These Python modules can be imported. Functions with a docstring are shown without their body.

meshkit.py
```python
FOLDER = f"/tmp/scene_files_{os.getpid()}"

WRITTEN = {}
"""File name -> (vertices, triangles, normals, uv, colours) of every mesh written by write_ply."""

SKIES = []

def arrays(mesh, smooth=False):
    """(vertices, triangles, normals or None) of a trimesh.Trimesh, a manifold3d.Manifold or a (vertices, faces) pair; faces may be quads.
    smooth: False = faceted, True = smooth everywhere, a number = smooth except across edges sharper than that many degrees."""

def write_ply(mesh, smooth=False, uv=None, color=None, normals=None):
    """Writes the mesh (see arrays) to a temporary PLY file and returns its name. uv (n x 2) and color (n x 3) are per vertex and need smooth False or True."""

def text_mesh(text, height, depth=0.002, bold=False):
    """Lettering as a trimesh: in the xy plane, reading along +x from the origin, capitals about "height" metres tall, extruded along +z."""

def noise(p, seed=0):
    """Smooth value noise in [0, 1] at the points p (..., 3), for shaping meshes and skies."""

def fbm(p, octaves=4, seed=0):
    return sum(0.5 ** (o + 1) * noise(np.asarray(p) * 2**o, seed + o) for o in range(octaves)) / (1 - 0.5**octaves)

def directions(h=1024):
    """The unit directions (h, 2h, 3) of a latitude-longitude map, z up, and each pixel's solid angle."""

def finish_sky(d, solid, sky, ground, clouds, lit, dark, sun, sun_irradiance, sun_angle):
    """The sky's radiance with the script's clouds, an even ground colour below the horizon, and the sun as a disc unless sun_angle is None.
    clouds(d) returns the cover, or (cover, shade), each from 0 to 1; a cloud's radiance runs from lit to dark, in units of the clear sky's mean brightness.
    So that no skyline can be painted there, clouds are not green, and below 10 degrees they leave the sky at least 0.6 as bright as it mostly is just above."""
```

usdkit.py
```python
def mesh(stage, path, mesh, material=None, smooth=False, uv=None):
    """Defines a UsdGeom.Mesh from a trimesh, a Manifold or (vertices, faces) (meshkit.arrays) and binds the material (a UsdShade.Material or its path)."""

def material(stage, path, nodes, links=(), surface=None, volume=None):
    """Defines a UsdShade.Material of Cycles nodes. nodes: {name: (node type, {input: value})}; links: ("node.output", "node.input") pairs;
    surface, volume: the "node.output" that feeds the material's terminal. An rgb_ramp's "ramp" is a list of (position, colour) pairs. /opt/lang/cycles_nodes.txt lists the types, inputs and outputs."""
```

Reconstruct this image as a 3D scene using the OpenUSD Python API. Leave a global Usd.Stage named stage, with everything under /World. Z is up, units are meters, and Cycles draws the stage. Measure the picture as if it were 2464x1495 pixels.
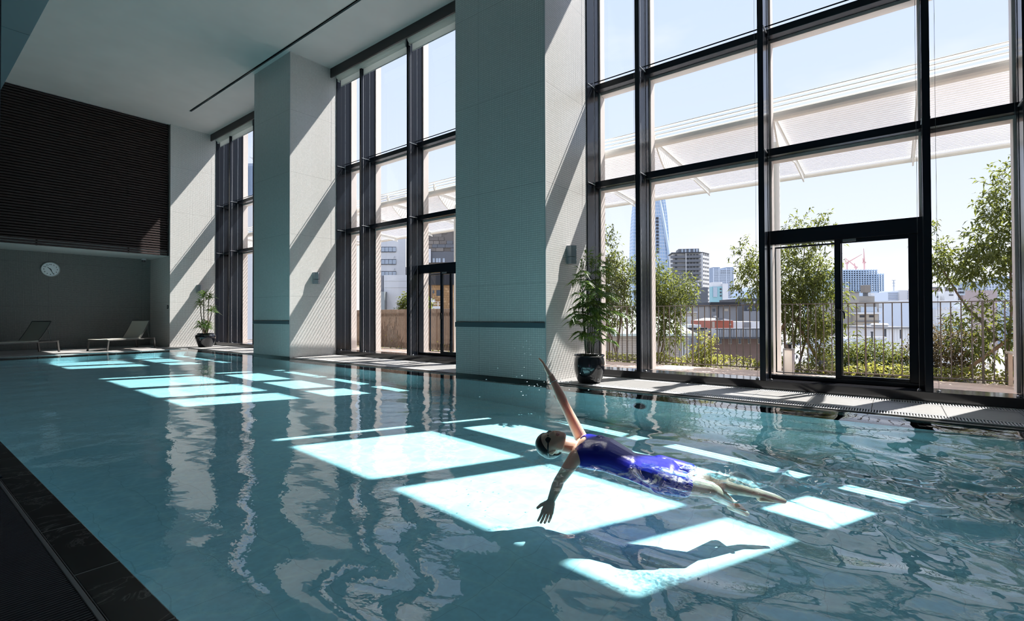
import math, random
import numpy as np, trimesh, manifold3d as m3, usdkit, meshkit
from pxr import Usd, UsdGeom, UsdLux, UsdShade, Gf, Sdf

stage = Usd.Stage.CreateInMemory()
UsdGeom.SetStageUpAxis(stage, "Z"); UsdGeom.SetStageMetersPerUnit(stage, 1.0)
WORLD = UsdGeom.Xform.Define(stage, "/World")
UsdGeom.Scope.Define(stage, "/World/Looks")

# ------------------------------------------------------------ camera, sky, sun, exposure
EXPOSURE = 0.3
SUN = 2.9          # irradiance is about four times this
SKY = 1.0
SUN_DIR = np.array([-1.0, 0.42, -1.57])     # the way sunlight travels
CAM_H = 1.0
YAW, PITCH, ROLL, FPX = 52.21, 0.662, -0.173, 1183.9

def camera():
    y, p, r = (math.radians(a) for a in (YAW, PITCH, ROLL))
    fwd = np.array([math.sin(y) * math.cos(p), math.cos(y) * math.cos(p), math.sin(p)])
    r0 = np.array([math.cos(y), -math.sin(y), 0.0]); u0 = np.cross(r0, fwd)
    right = r0 * math.cos(r) + u0 * math.sin(r); up = -r0 * math.sin(r) + u0 * math.cos(r)
    cam = UsdGeom.Camera.Define(stage, "/World/camera")
    cam.CreateHorizontalApertureAttr(36.0); cam.CreateVerticalApertureAttr(36.0 * 1495 / 2464)
    cam.CreateFocalLengthAttr(36.0 * FPX / 2464)
    cam.CreateClippingRangeAttr((0.05, 5000.0)); cam.CreateExposureAttr(EXPOSURE)
    m = Gf.Matrix4d(*right, 0, *up, 0, *(-fwd), 0, 0, 0, CAM_H, 1)
    cam.AddTransformOp().Set(m)
camera()

def mat(name, nodes, links=(), surface="p.BSDF", volume=None):
    return usdkit.material(stage, "/World/Looks/" + name, nodes, list(links), surface, volume)

sky_mat = mat("sky", {
    "t": ("texture_coordinate", {}), "s": ("separate_xyz", {}),
    "r": ("rgb_ramp", {"ramp": [(0.0, (0.34, 0.33, 0.32)), (0.49, (0.40, 0.40, 0.40)), (0.5, (0.92, 0.95, 1.0)), (0.57, (0.80, 0.87, 1.0)), (0.66, (0.67, 0.77, 1.0)), (0.82, (0.56, 0.69, 0.98)), (1.0, (0.46, 0.60, 0.92))]}),
    "m": ("map_range", {"from_min": -1.0, "from_max": 1.0}),
    "n": ("noise_texture", {"scale": 2.2, "detail": 5.0, "roughness": 0.55}),
    "mp": ("mapping", {"scale": (1.0, 1.0, 3.5)}),
    "c": ("rgb_ramp", {"ramp": [(0.0, (0, 0, 0)), (0.52, (0, 0, 0)), (0.75, (0.55, 0.55, 0.55)), (1.0, (0.8, 0.8, 0.8))]}),
    "x": ("mix_color", {"b": (0.95, 0.955, 0.97)}),
    "b": ("background_shader", {"strength": SKY})},
    [("t.generated", "s.vector"), ("s.z", "m.value"), ("m.result", "r.fac"), ("t.generated", "mp.vector"), ("mp.vector", "n.vector"),
     ("n.fac", "c.fac"), ("c.color", "x.fac"), ("r.color", "x.a"), ("x.result", "b.color")], "b.background")
dome = UsdLux.DomeLight.Define(stage, "/World/sky_dome"); dome.CreateIntensityAttr(1.0)
UsdShade.MaterialBindingAPI.Apply(dome.GetPrim()).Bind(sky_mat)
sun = UsdLux.DistantLight.Define(stage, "/World/sunlight")
sun.CreateIntensityAttr(SUN); sun.CreateAngleAttr(0.53); sun.CreateNormalizeAttr(True); sun.CreateColorAttr((1.0, 0.965, 0.90))
def aim(light, d):
    z = -np.asarray(d, float) / np.linalg.norm(d); x = np.cross([0, 1, 0], z); x /= np.linalg.norm(x); y = np.cross(z, x)
    light.AddTransformOp().Set(Gf.Matrix4d(*x, 0, *y, 0, *z, 0, 0, 0, 0, 1))
aim(sun, SUN_DIR)

# ------------------------------------------------------------ naming helpers
_used = {}
def numbered(parent, name):
    k = _used.get((parent, name), 0); _used[(parent, name)] = k + 1
    return name if k == 0 else f"{name}_{k:03d}"

def data(prim, **kv):
    for k, v in kv.items():
        if v: prim.SetCustomDataByKey({"cat": "category"}.get(k, k), v)
    return prim

def thing(name, label=None, cat=None, group=None, kind=None, loc=(0, 0, 0), rotz=0.0):
    x = UsdGeom.Xform.Define(stage, "/World/" + numbered("/World", name))
    x.AddTranslateOp().Set(Gf.Vec3d(*map(float, loc)))
    if rotz: x.AddRotateZOp().Set(float(rotz))
    return data(x.GetPrim(), label=label, cat=cat, group=group, kind=kind)

def obj(name, mesh, m, parent=None, label=None, cat=None, group=None, kind=None, smooth=False):
    base = str(parent.GetPath()) if parent else "/World"
    g = usdkit.mesh(stage, base + "/" + numbered(base, name), mesh, m, smooth)
    return data(g.GetPrim(), label=label, cat=cat, group=group, kind=kind)

def copy_of(src, loc, rotz=0.0, label=None, group=None, scale=None):
    name = src.GetName().rstrip("0123456789").rstrip("_") if src.GetName()[-3:].isdigit() else src.GetName()
    x = UsdGeom.Xform.Define(stage, "/World/" + numbered("/World", name))
    p = x.GetPrim()
    p.GetReferences().AddInternalReference(src.GetPath())
    x.ClearXformOpOrder()
    x.AddTranslateOp().Set(Gf.Vec3d(*map(float, loc)))
    x.AddRotateZOp().Set(float(rotz))
    if scale: x.AddScaleOp().Set(Gf.Vec3f(*scale))
    p.SetInstanceable(True)
    was = src.GetCustomData()
    return data(p, label=label or was.get("label"), cat=was.get("category"), group=group or was.get("group"))

# ------------------------------------------------------------ mesh helpers
_BV = np.array([(x, y, z) for x in (-1, 1) for y in (-1, 1) for z in (-1, 1)], float)
_BF = np.array([(0, 1, 3), (0, 3, 2), (4, 6, 7), (4, 7, 5), (0, 4, 5), (0, 5, 1), (2, 3, 7), (2, 7, 6), (0, 2, 6), (0, 6, 4), (1, 5, 7), (1, 7, 3)])
def _bev_template():
    pts = []
    for s in _BV:
        for k in range(3):
            q = s * 1.0; q = q.copy(); q[[i for i in range(3) if i != k]] *= 0.9; pts.append(q)
    pts = np.array(pts); h = trimesh.convex.convex_hull(pts)
    v = np.array(h.vertices)
    idx = [int(np.argmin(((pts - a) ** 2).sum(1))) for a in v]
    return [(i // 3, i % 3) for i in idx], np.array(h.faces)
_TI, _TF = _bev_template()

def box(x0, x1, y0, y1, z0, z1, bev=0.0):
    c = np.array([(x0 + x1) / 2, (y0 + y1) / 2, (z0 + z1) / 2]); h = np.abs([(x1 - x0) / 2, (y1 - y0) / 2, (z1 - z0) / 2])
    if bev <= 0: return c + _BV * h, _BF
    b = min(bev, 0.45 * 2 * h.min())
    v = []
    for s, k in _TI:
        q = _BV[s] * (h - b); q[k] = _BV[s][k] * h[k]; v.append(c + q)
    return np.array(v), _TF

def join(*ms):
    vs, fs, n = [], [], 0
    for m in ms:
        v, f = (np.asarray(m.vertices), np.asarray(m.faces)) if hasattr(m, "vertices") else m
        f = np.asarray(f)
        if f.shape[1] == 4: f = np.vstack([f[:, [0, 1, 2]], f[:, [0, 2, 3]]])
        vs.append(v); fs.append(f + n); n += len(v)
    return np.vstack(vs), np.vstack(fs)

def rot(m, deg, axis=(0, 0, 1), about=(0, 0, 0), move=(0, 0, 0)):
    v, f = (np.asarray(m.vertices), np.asarray(m.faces)) if hasattr(m, "vertices") else m
    R = trimesh.transformations.rotation_matrix(math.radians(deg), axis)[:3, :3]
    return (np.asarray(v) - about) @ R.T + about + np.asarray(move, float), f

def shift(m, d):
    v, f = (np.asarray(m.vertices), np.asarray(m.faces)) if hasattr(m, "vertices") else m
    return np.asarray(v) + np.asarray(d, float), f

def tube(points, radii, sides=8, cap=True):
    p = np.asarray(points, float); n = len(p)
    r = np.broadcast_to(np.asarray(radii, float), (n,))
    t = np.gradient(p, axis=0); t /= np.linalg.norm(t, axis=1, keepdims=True) + 1e-12
    a = np.cross(t[0], [0, 0, 1.0] if abs(t[0][2]) < 0.9 else [1.0, 0, 0]); a /= np.linalg.norm(a)
    A = []
    for k in range(n):
        a = a - t[k] * (a @ t[k]); a /= np.linalg.norm(a); A.append(a)
    A = np.array(A); B = np.cross(t, A)
    ang = np.arange(sides) * 2 * math.pi / sides
    v = (p[:, None] + r[:, None, None] * (np.cos(ang)[None, :, None] * A[:, None] + np.sin(ang)[None, :, None] * B[:, None])).reshape(-1, 3)
    i, j = np.meshgrid(np.arange(n - 1), np.arange(sides), indexing="ij"); jn = (j + 1) % sides
    q = np.stack([i * sides + j, i * sides + jn, (i + 1) * sides + jn, (i + 1) * sides + j], -1).reshape(-1, 4)
    f = np.vstack([q[:, [0, 1, 2]], q[:, [0, 2, 3]]])
    if cap:
        v = np.vstack([v, p[:1], p[-1:]]); c0, c1 = len(v) - 2, len(v) - 1; k = np.arange(sides); kn = (k + 1) % sides
        f = np.vstack([f, np.stack([np.full(sides, c0), kn, k], 1), np.stack([np.full(sides, c1), (n - 1) * sides + k, (n - 1) * sides + kn], 1)])
    return v, f

def cyl(a, b, r, sides=12): return tube([a, b], [r, r], sides)

def lathe(profile, sides=40, center=(0, 0)):
    pr = np.asarray(profile, float); n = len(pr); ang = np.arange(sides) * 2 * math.pi / sides
    v = np.stack([center[0] + pr[:, :1] * np.cos(ang), center[1] + pr[:, :1] * np.sin(ang), np.repeat(pr[:, 1:], sides, 1)], -1).reshape(-1, 3)
    i, j = np.meshgrid(np.arange(n - 1), np.arange(sides), indexing="ij"); jn = (j + 1) % sides
    q = np.stack([i * sides + j, i * sides + jn, (i + 1) * sides + jn, (i + 1) * sides + j], -1).reshape(-1, 4)
    return v, np.vstack([q[:, [0, 1, 2]], q[:, [0, 2, 3]]])

def extrude(poly, depth):          # polygon in xy -> prism along z
    from shapely.geometry import Polygon
    m = trimesh.creation.extrude_polygon(poly if hasattr(poly, "exterior") else Polygon(poly), depth, engine="earcut")
    return np.asarray(m.vertices), np.asarray(m.faces)

def grid(xs, ys, zf):
    X, Y = np.meshgrid(xs, ys); Z = zf(X, Y)
    v = np.stack([X, Y, Z], -1).reshape(-1, 3); n, m = X.shape
    i = np.arange(n * m).reshape(n, m)
    return v, np.stack([i[:-1, :-1], i[:-1, 1:], i[1:, 1:], i[1:, :-1]], -1).reshape(-1, 4)

# ------------------------------------------------------------ materials
def plain(name, color, rough=0.5, metal=0.0, spec=0.5, bump=None, vary=0.0, vscale=8.0, coat=0.0):
    n = {"p": ("principled_bsdf", {"base_color": color, "roughness": rough, "metallic": metal, "specular_ior_level": spec, "coat_weight": coat})}
    l = []
    if vary or bump:
        n["g"] = ("geometry", {}); n["n"] = ("noise_texture", {"scale": vscale, "detail": 4.0, "roughness": 0.6}); l += [("g.position", "n.vector")]
    if vary:
        c = np.array(color); n["r"] = ("rgb_ramp", {"ramp": [(0.25, tuple(c * (1 - vary))), (0.75, tuple(np.minimum(c * (1 + vary), 1)))]})
        l += [("n.fac", "r.fac"), ("r.color", "p.base_color")]
    if bump:
        n["b"] = ("bump", {"strength": bump, "distance": 0.01}); l += [("n.fac", "b.height"), ("b.normal", "p.normal")]
    return mat(name, n, l)

def mosaic(name, ca, cb, grout, size, joint, rough=0.25, spec=0.5, bump=0.35, panel=None):
    n = {"g": ("geometry", {}), "s": ("separate_xyz", {}), "a": ("math", {"math_type": "add"}), "c": ("combine_xyz", {}),
         "k": ("brick_texture", {"offset": 0.0, "squash": 1.0, "color1": ca, "color2": cb, "mortar": grout, "scale": 1.0, "mortar_size": joint, "mortar_smooth": 0.2, "brick_width": size, "row_height": size}),
         "b": ("bump", {"strength": bump, "distance": 0.003, "invert": True}),
         "p": ("principled_bsdf", {"roughness": rough, "specular_ior_level": spec})}
    l = [("g.position", "s.vector"), ("s.x", "a.value1"), ("s.y", "a.value2"), ("a.value", "c.x"), ("s.z", "c.y"), ("c.vector", "k.vector"),
         ("k.fac", "b.height"), ("b.normal", "p.normal")]
    if panel:     # faint joints between the tile sheets
        n["k2"] = ("brick_texture", {"offset": 0.0, "squash": 1.0, "color1": (1, 1, 1), "color2": (1, 1, 1), "mortar": (0.72, 0.72, 0.72), "scale": 1.0, "mortar_size": 0.004, "brick_width": panel[0], "row_height": panel[1]})
        n["mx"] = ("mix_color", {"blend_type": "multiply", "fac": 1.0})
        l += [("c.vector", "k2.vector"), ("k.color", "mx.a"), ("k2.color", "mx.b"), ("mx.result", "p.base_color")]
    else: l += [("k.color", "p.base_color")]
    return mat(name, n, l)

M = {}
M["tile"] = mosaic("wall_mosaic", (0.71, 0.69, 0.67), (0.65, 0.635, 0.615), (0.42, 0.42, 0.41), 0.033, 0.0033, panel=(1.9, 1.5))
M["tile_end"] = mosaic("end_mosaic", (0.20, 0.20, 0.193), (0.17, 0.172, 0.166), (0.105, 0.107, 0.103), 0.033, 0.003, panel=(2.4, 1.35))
M["ceiling"] = plain("ceiling_paint", (0.53, 0.515, 0.50), 0.8, vary=0.05, vscale=1.4)
M["soffit"] = plain("soffit_panel", (0.14, 0.19, 0.215), 0.35)
M["slat"] = plain("slat_wood", (0.024, 0.010, 0.009), 0.55, vary=0.25, vscale=6.0)
M["backing"] = plain("slat_backing", (0.012, 0.010, 0.010), 0.9)
M["steel"] = plain("dark_steel", (0.009, 0.012, 0.018), 0.22, spec=0.28)
M["seam"] = plain("bright_seam", (0.55, 0.56, 0.60), 0.35)
M["fascia"] = plain("dark_fascia", (0.035, 0.028, 0.028), 0.5)
M["beige"] = plain("beige_cladding", (0.58, 0.53, 0.50), 0.6)
M["trim"] = plain("pale_trim", (0.46, 0.475, 0.475), 0.6)
M["blind"] = mat("blind_fabric", {"d": ("diffuse_bsdf", {"color": (0.80, 0.80, 0.76)}), "t": ("translucent_bsdf", {"color": (0.82, 0.84, 0.78)}), "m": ("mix_closure", {"fac": 0.6})}, [("d.BSDF", "m.closure1"), ("t.BSDF", "m.closure2")], "m.closure")
M["glass"] = mat("window_glass", {"f": ("fresnel", {"IOR": 1.45}), "ge": ("geometry", {}), "iv": ("math", {"math_type": "subtract", "value1": 1.0}), "fm": ("math", {"math_type": "multiply"}), "t": ("transparent_bsdf", {"color": (0.985, 0.985, 0.99)}), "g": ("glossy_bsdf", {"color": (1, 1, 1), "roughness": 0.0}), "m": ("mix_closure", {})},
                 [("f.fac", "fm.value1"), ("ge.backfacing", "iv.value2"), ("iv.value", "fm.value2"), ("fm.value", "m.fac"), ("t.BSDF", "m.closure1"), ("g.BSDF", "m.closure2")], "m.closure")
M["floor_tile"] = plain("grey_stone_tile", (0.31, 0.305, 0.30), 0.45, vary=0.06, vscale=14.0)
M["joint"] = plain("floor_joint", (0.10, 0.10, 0.10), 0.9)
M["grate_light"] = plain("pale_grate", (0.62, 0.62, 0.63), 0.4)
M["grate_dark"] = plain("dark_grate", (0.045, 0.042, 0.05), 0.5)
M["channel"] = plain("drain_channel", (0.02, 0.02, 0.022), 0.9)
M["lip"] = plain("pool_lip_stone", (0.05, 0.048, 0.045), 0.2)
M["marble"] = mat("black_marble", {
    "g": ("geometry", {}), "n": ("noise_texture", {"scale": 3.0, "detail": 6.0, "roughness": 0.6, "distortion": 1.2}), "a": ("math", {"math_type": "subtract", "value2": 0.5}), "b": ("math", {"math_type": "absolute"}),
    "r": ("rgb_ramp", {"ramp": [(0.0, (0.13, 0.125, 0.12)), (0.006, (0.05, 0.048, 0.045)), (0.02, (0.012, 0.012, 0.012)), (1.0, (0.009, 0.009, 0.009))]}),
    "p": ("principled_bsdf", {"roughness": 0.25, "specular_ior_level": 0.22})},
    [("g.position", "n.vector"), ("n.fac", "a.value1"), ("a.value", "b.value1"), ("b.value", "r.fac"), ("r.color", "p.base_color")])
def pool_depth(y): return 0.20 + 0.43 * np.exp(-(np.clip(np.asarray(y, float), 0, 99)) / 5.5)   # deeper towards the near end
XL, XR, YN, YF = 0.608, 6.035, -4.2, 17.65
HC = 7.39                                    # ceiling
BAYS = [(-1.48, 4.05), (5.89, 11.41), (13.24, 18.84)]
MULL = [(0.95, 2.66), (0.95, 2.66)]
M["pool_tile"] = mat("pool_tile", {
    "g": ("geometry", {}), "w": ("noise_texture", {"scale": 1.6, "detail": 3.0, "roughness": 0.5}), "ws": ("vector_math", {"math_type": "subtract", "vector2": (0.5, 0.5, 0.5)}),
    "wm": ("vector_math", {"math_type": "scale", "scale": 0.34}), "wa": ("vector_math", {"math_type": "add"}),
    "k": ("brick_texture", {"offset": 0.0, "squash": 1.0, "color1": (0.70, 0.90, 0.93), "color2": (0.73, 0.92, 0.95), "mortar": (0.585, 0.775, 0.81), "scale": 1.0, "mortar_size": 0.0035, "mortar_smooth": 0.4, "brick_width": 0.31, "row_height": 0.31}),
    "n": ("noise_texture", {"scale": 26.0, "detail": 2.0}), "nr": ("map_range", {"from_min": 0.3, "from_max": 0.7, "to_min": 0.95, "to_max": 1.05}), "nc": ("combine_xyz", {}), "mx": ("mix_color", {"blend_type": "multiply", "fac": 1.0, "use_clamp": False}),
    "p": ("principled_bsdf", {"roughness": 0.6, "specular_ior_level": 0.1})},
    [("g.position", "w.vector"), ("w.color", "ws.vector1"), ("ws.vector", "wm.vector1"), ("g.position", "wa.vector1"), ("wm.vector", "wa.vector2"), ("wa.vector", "k.vector"),
     ("g.position", "n.vector"), ("n.fac", "nr.value"), ("nr.result", "nc.x"), ("nr.result", "nc.y"), ("nr.result", "nc.z"), ("k.color", "mx.a"), ("nc.vector", "mx.b"), ("mx.result", "p.base_color")])
M["water"] = mat("pool_water", {
    "g": ("geometry", {}), "s": ("separate_xyz", {}), "f": ("fresnel", {"IOR": 1.46}),
    "w": ("noise_texture", {"scale": 3.0, "detail": 2.0}), "wm": ("vector_math", {"math_type": "scale", "scale": 0.22}), "wa": ("vector_math", {"math_type": "add"}),
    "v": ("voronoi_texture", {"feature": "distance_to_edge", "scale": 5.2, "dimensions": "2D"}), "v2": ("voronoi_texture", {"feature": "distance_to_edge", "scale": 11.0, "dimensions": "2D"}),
    "r": ("rgb_ramp", {"ramp": [(0.0, (0.76, 0.98, 1.0)), (0.045, (0.71, 0.95, 0.995)), (0.15, (0.67, 0.92, 0.985)), (0.6, (0.645, 0.90, 0.97))]}),  # paler web in the tint imitates caustic lines of sunlight
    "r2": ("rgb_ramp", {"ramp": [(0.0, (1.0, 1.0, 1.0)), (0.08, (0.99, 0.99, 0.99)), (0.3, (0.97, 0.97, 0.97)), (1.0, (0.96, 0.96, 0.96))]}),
    "mx": ("mix_color", {"blend_type": "multiply", "fac": 1.0, "use_clamp": False}),
    "t": ("transparent_bsdf", {}), "gl": ("glossy_bsdf", {"color": (1, 1, 1), "roughness": 0.0}),
    "n1": ("noise_texture", {"scale": 17.0, "detail": 2.5, "roughness": 0.55}), "mp": ("mapping", {"scale": (1.0, 0.8, 1.0)}), "b": ("bump", {"strength": 0.085, "distance": 0.012}), "iv": ("math", {"math_type": "subtract", "value1": 1.0}), "fm": ("math", {"math_type": "multiply"}), "m": ("mix_closure", {}), "fo": ("attribute", {"attribute": "foam"}), "fn": ("noise_texture", {"scale": 34.0, "detail": 5.0, "roughness": 0.62, "distortion": 0.6}), "fx": ("math", {"math_type": "multiply"}), "fr": ("map_range", {"from_min": 0.38, "from_max": 0.62, "to_min": 0.0, "to_max": 0.75, "clamp": True}), "fd": ("diffuse_bsdf", {"color": (0.86, 0.95, 0.95)}), "fm2": ("mix_closure", {})},
    [("fo.fac", "fx.value1"), ("fn.fac", "fx.value2"), ("g.position", "fn.vector"), ("fx.value", "fr.value"), ("fr.result", "fm2.fac"), ("m.closure", "fm2.closure1"), ("fd.BSDF", "fm2.closure2"), ("g.position", "w.vector"), ("w.color", "wm.vector1"), ("g.position", "wa.vector1"), ("wm.vector", "wa.vector2"), ("wa.vector", "v.vector"), ("wa.vector", "v2.vector"),
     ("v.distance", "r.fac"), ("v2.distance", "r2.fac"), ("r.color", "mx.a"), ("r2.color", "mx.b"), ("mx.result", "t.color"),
     ("g.position", "mp.vector"), ("mp.vector", "n1.vector"), ("n1.fac", "b.height"), ("b.normal", "gl.normal"), ("f.fac", "fm.value1"), ("g.backfacing", "iv.value2"), ("iv.value", "fm.value2"), ("fm.value", "m.fac"), ("t.BSDF", "m.closure1"), ("gl.BSDF", "m.closure2")], "fm2.closure")

# ------------------------------------------------------------ shell
def basin():
    ys = np.linspace(YN, YF, 60)
    v, f = grid(np.array([XL - 0.3, XR + 0.1]), ys, lambda X, Y: -pool_depth(Y))
    fl = (v, f)
    t = thing("pool_basin", "pale aqua tiled pool basin under the water", None, kind="structure")
    obj("basin_floor", fl, M["pool_tile"], t)
    obj("basin_wall", box(XL - 0.3, XL + 0.0, YN, YF, -0.8, -0.03), M["pool_tile"], t)
    obj("basin_wall", box(XR, XR + 0.2, YN, YF, -0.8, -0.02), M["pool_tile"], t)
    obj("basin_wall", box(XL - 0.3, XR + 0.1, YF, YF + 0.2, -0.8, -0.03), M["pool_tile"], t)
    obj("basin_wall", box(XL - 0.3, XR + 0.1, YN - 0.2, YN, -0.8, -0.03), M["pool_tile"], t)
basin()
def fitting(y, label):
    t = thing("pool_inlet", label, "pool fitting", loc=(XR, y, -0.166))
    th = np.linspace(0, 2 * math.pi, 21)[:-1]
    def oval(a, b, d):
        v, f = extrude([(a * math.cos(q), b * math.sin(q)) for q in th], d); return np.stack([-v[:, 2], v[:, 0], v[:, 1]], 1), f
    obj("inlet_plate", oval(0.075, 0.032, 0.012), M["channel"], t)
    obj("inlet_ring", oval(0.088, 0.042, 0.006), M["wire"], t)
M["wire"] = plain("wire_metal", (0.25, 0.25, 0.26), 0.35, 0.6)
fitting(3.83, "dark oval inlet low in the pool wall below the palm pot")
fitting(2.60, "dark oval inlet low in the pool wall beyond the swimmer's hips")

obj("ceiling", join(box(1.46, 5.855, -4.6, 19.3, HC, HC + 0.2), box(5.945, 7.10, -4.6, 19.3, HC, HC + 0.2), box(5.855, 5.945, -4.6, 17.2, HC + 0.06, HC + 0.2), box(5.855, 5.945, 17.2, 19.3, HC, HC + 0.2)), M["ceiling"], kind="structure", label="pale plaster ceiling high above the pool")
def slot():
    t = thing("ceiling_slot_diffuser", "long thin black slot diffuser running along the pale ceiling", "air vent")
    obj("slot_recess", box(5.857, 5.943, -4.5, 17.19, HC + 0.03, HC + 0.058), M["channel"], t)
    for x in (5.857, 5.893, 5.934): obj("slot_blade", box(x, x + 0.009, -4.5, 17.19, HC - 0.004, HC + 0.03), M["steel"] if x == 5.893 else M["trim"], t)
slot()
def soffit():
    t = thing("soffit", "dark blue grey panelled soffit above the left pool side", kind="structure")
    e = [-4.6, -1.5, 1.6, 4.7, 7.77, 10.84, 13.92, 17.0, 20.8]
    for a, b in zip(e[:-1], e[1:]): obj("soffit_panel", box(-3.0, 1.46, a + 0.008, b - 0.008, 5.5, 5.56, 0.004), M["soffit"], t)
    obj("soffit_back", box(-3.0, 1.455, -4.6, 20.8, 5.55, HC + 0.2), M["soffit"], t)
soffit()
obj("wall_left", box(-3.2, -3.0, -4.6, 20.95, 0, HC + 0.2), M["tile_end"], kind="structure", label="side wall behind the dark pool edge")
obj("wall_back", box(-3.2, 7.9, -4.8, -4.6, -0.5, HC + 0.2), M["tile"], kind="structure", label="end wall behind the camera")
def end_wall():
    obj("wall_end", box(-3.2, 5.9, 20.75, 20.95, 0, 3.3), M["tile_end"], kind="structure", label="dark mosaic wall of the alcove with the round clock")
    obj("wall_end_pier", box(5.9, 7.90, 18.84, 20.95, -0.5, 8.0), M["tile"], kind="structure", label="pale mosaic pier at the far end of the window wall")
    obj("alcove_ceiling", box(-3.2, 5.9, 18.99, 20.8, 3.03, 3.2), M["trim"], kind="structure", label="pale ceiling strip over the lounger alcove")
    obj("upper_wall_end", box(-3.2, 5.9, 19.04, 19.3, 3.1, HC + 0.1), M["backing"], kind="structure", label="black backing behind the wooden slats")
    t = thing("slat_screen", "dark brown screen of horizontal wooden slats above the alcove", "wall panel")
    z, p = 3.035, 0.0778
    while z < HC - 0.02:
        obj("slat", box(-3.0, 5.855, 18.945, 18.998, z, z + 0.050, 0.006), M["slat"], t); z += p
    obj("edge_frame", box(5.858, 5.897, 18.94, 19.04, 3.03, HC - 0.002, 0.004), M["fascia"], t)
    for x in (-1.5, 0.6, 2.7, 4.8): obj("batten", box(x, x + 0.04, 18.99, 19.042, 3.03, HC - 0.01), M["backing"], t)
end_wall()

def column(y0, y1, label):
    t = thing("column", label, kind="structure")
    obj("column_shaft", box(XR, 7.90, y0, y1, -0.02, 8.0), M["tile"], t)
    obj("skirting", box(XR - 0.006, XR + 0.01, y0 - 0.004, y1, -0.06, 0.045, 0.002), M["lip"], t)  # plain dark strip along the foot of the shaft
    obj("corner_bead", box(XR - 0.004, XR + 0.02, y0 - 0.004, y0 + 0.02, 0.0, HC), M["trim"], t)
    obj("wall_rail", box(XR - 0.03, XR + 0.002, y0 + 0.005, y1 - 0.005, 0.822, 0.905, 0.006), M["rail_blue"], t)
M["rail_blue"] = plain("blue_grey_rail", (0.075, 0.115, 0.135), 0.35)
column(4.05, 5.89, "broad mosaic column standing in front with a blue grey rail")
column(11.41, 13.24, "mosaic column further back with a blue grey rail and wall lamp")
obj("column", box(XR, 7.9, -4.7, -1.48, -0.8, HC + 0.3), M["tile"], kind="structure", label="mosaic column just outside the right of the picture")

def fascia():
    for i, (a, b) in enumerate(BAYS):
        w = ("right window bay", "window bay between the columns", "far window bay")[i]
        obj(f"trim_{i + 1}", box(7.10, 7.14, a + 0.005, b + (0.06 if i == 2 else -0.005), 7.16, 7.95, 0.004), M["fascia"], kind="structure", label="dark fascia board over the " + w)
        obj("window_head", box(7.14, 7.95, a, b, 7.87, 8.05), M["fascia"], kind="structure", label="dark recess over the blinds of the " + w)
        obj("window_lintel", box(7.70, 7.88, a, b, 7.85, 8.05), M["beige"], kind="structure", label="beige outer lintel over the " + w)
fascia()

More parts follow.
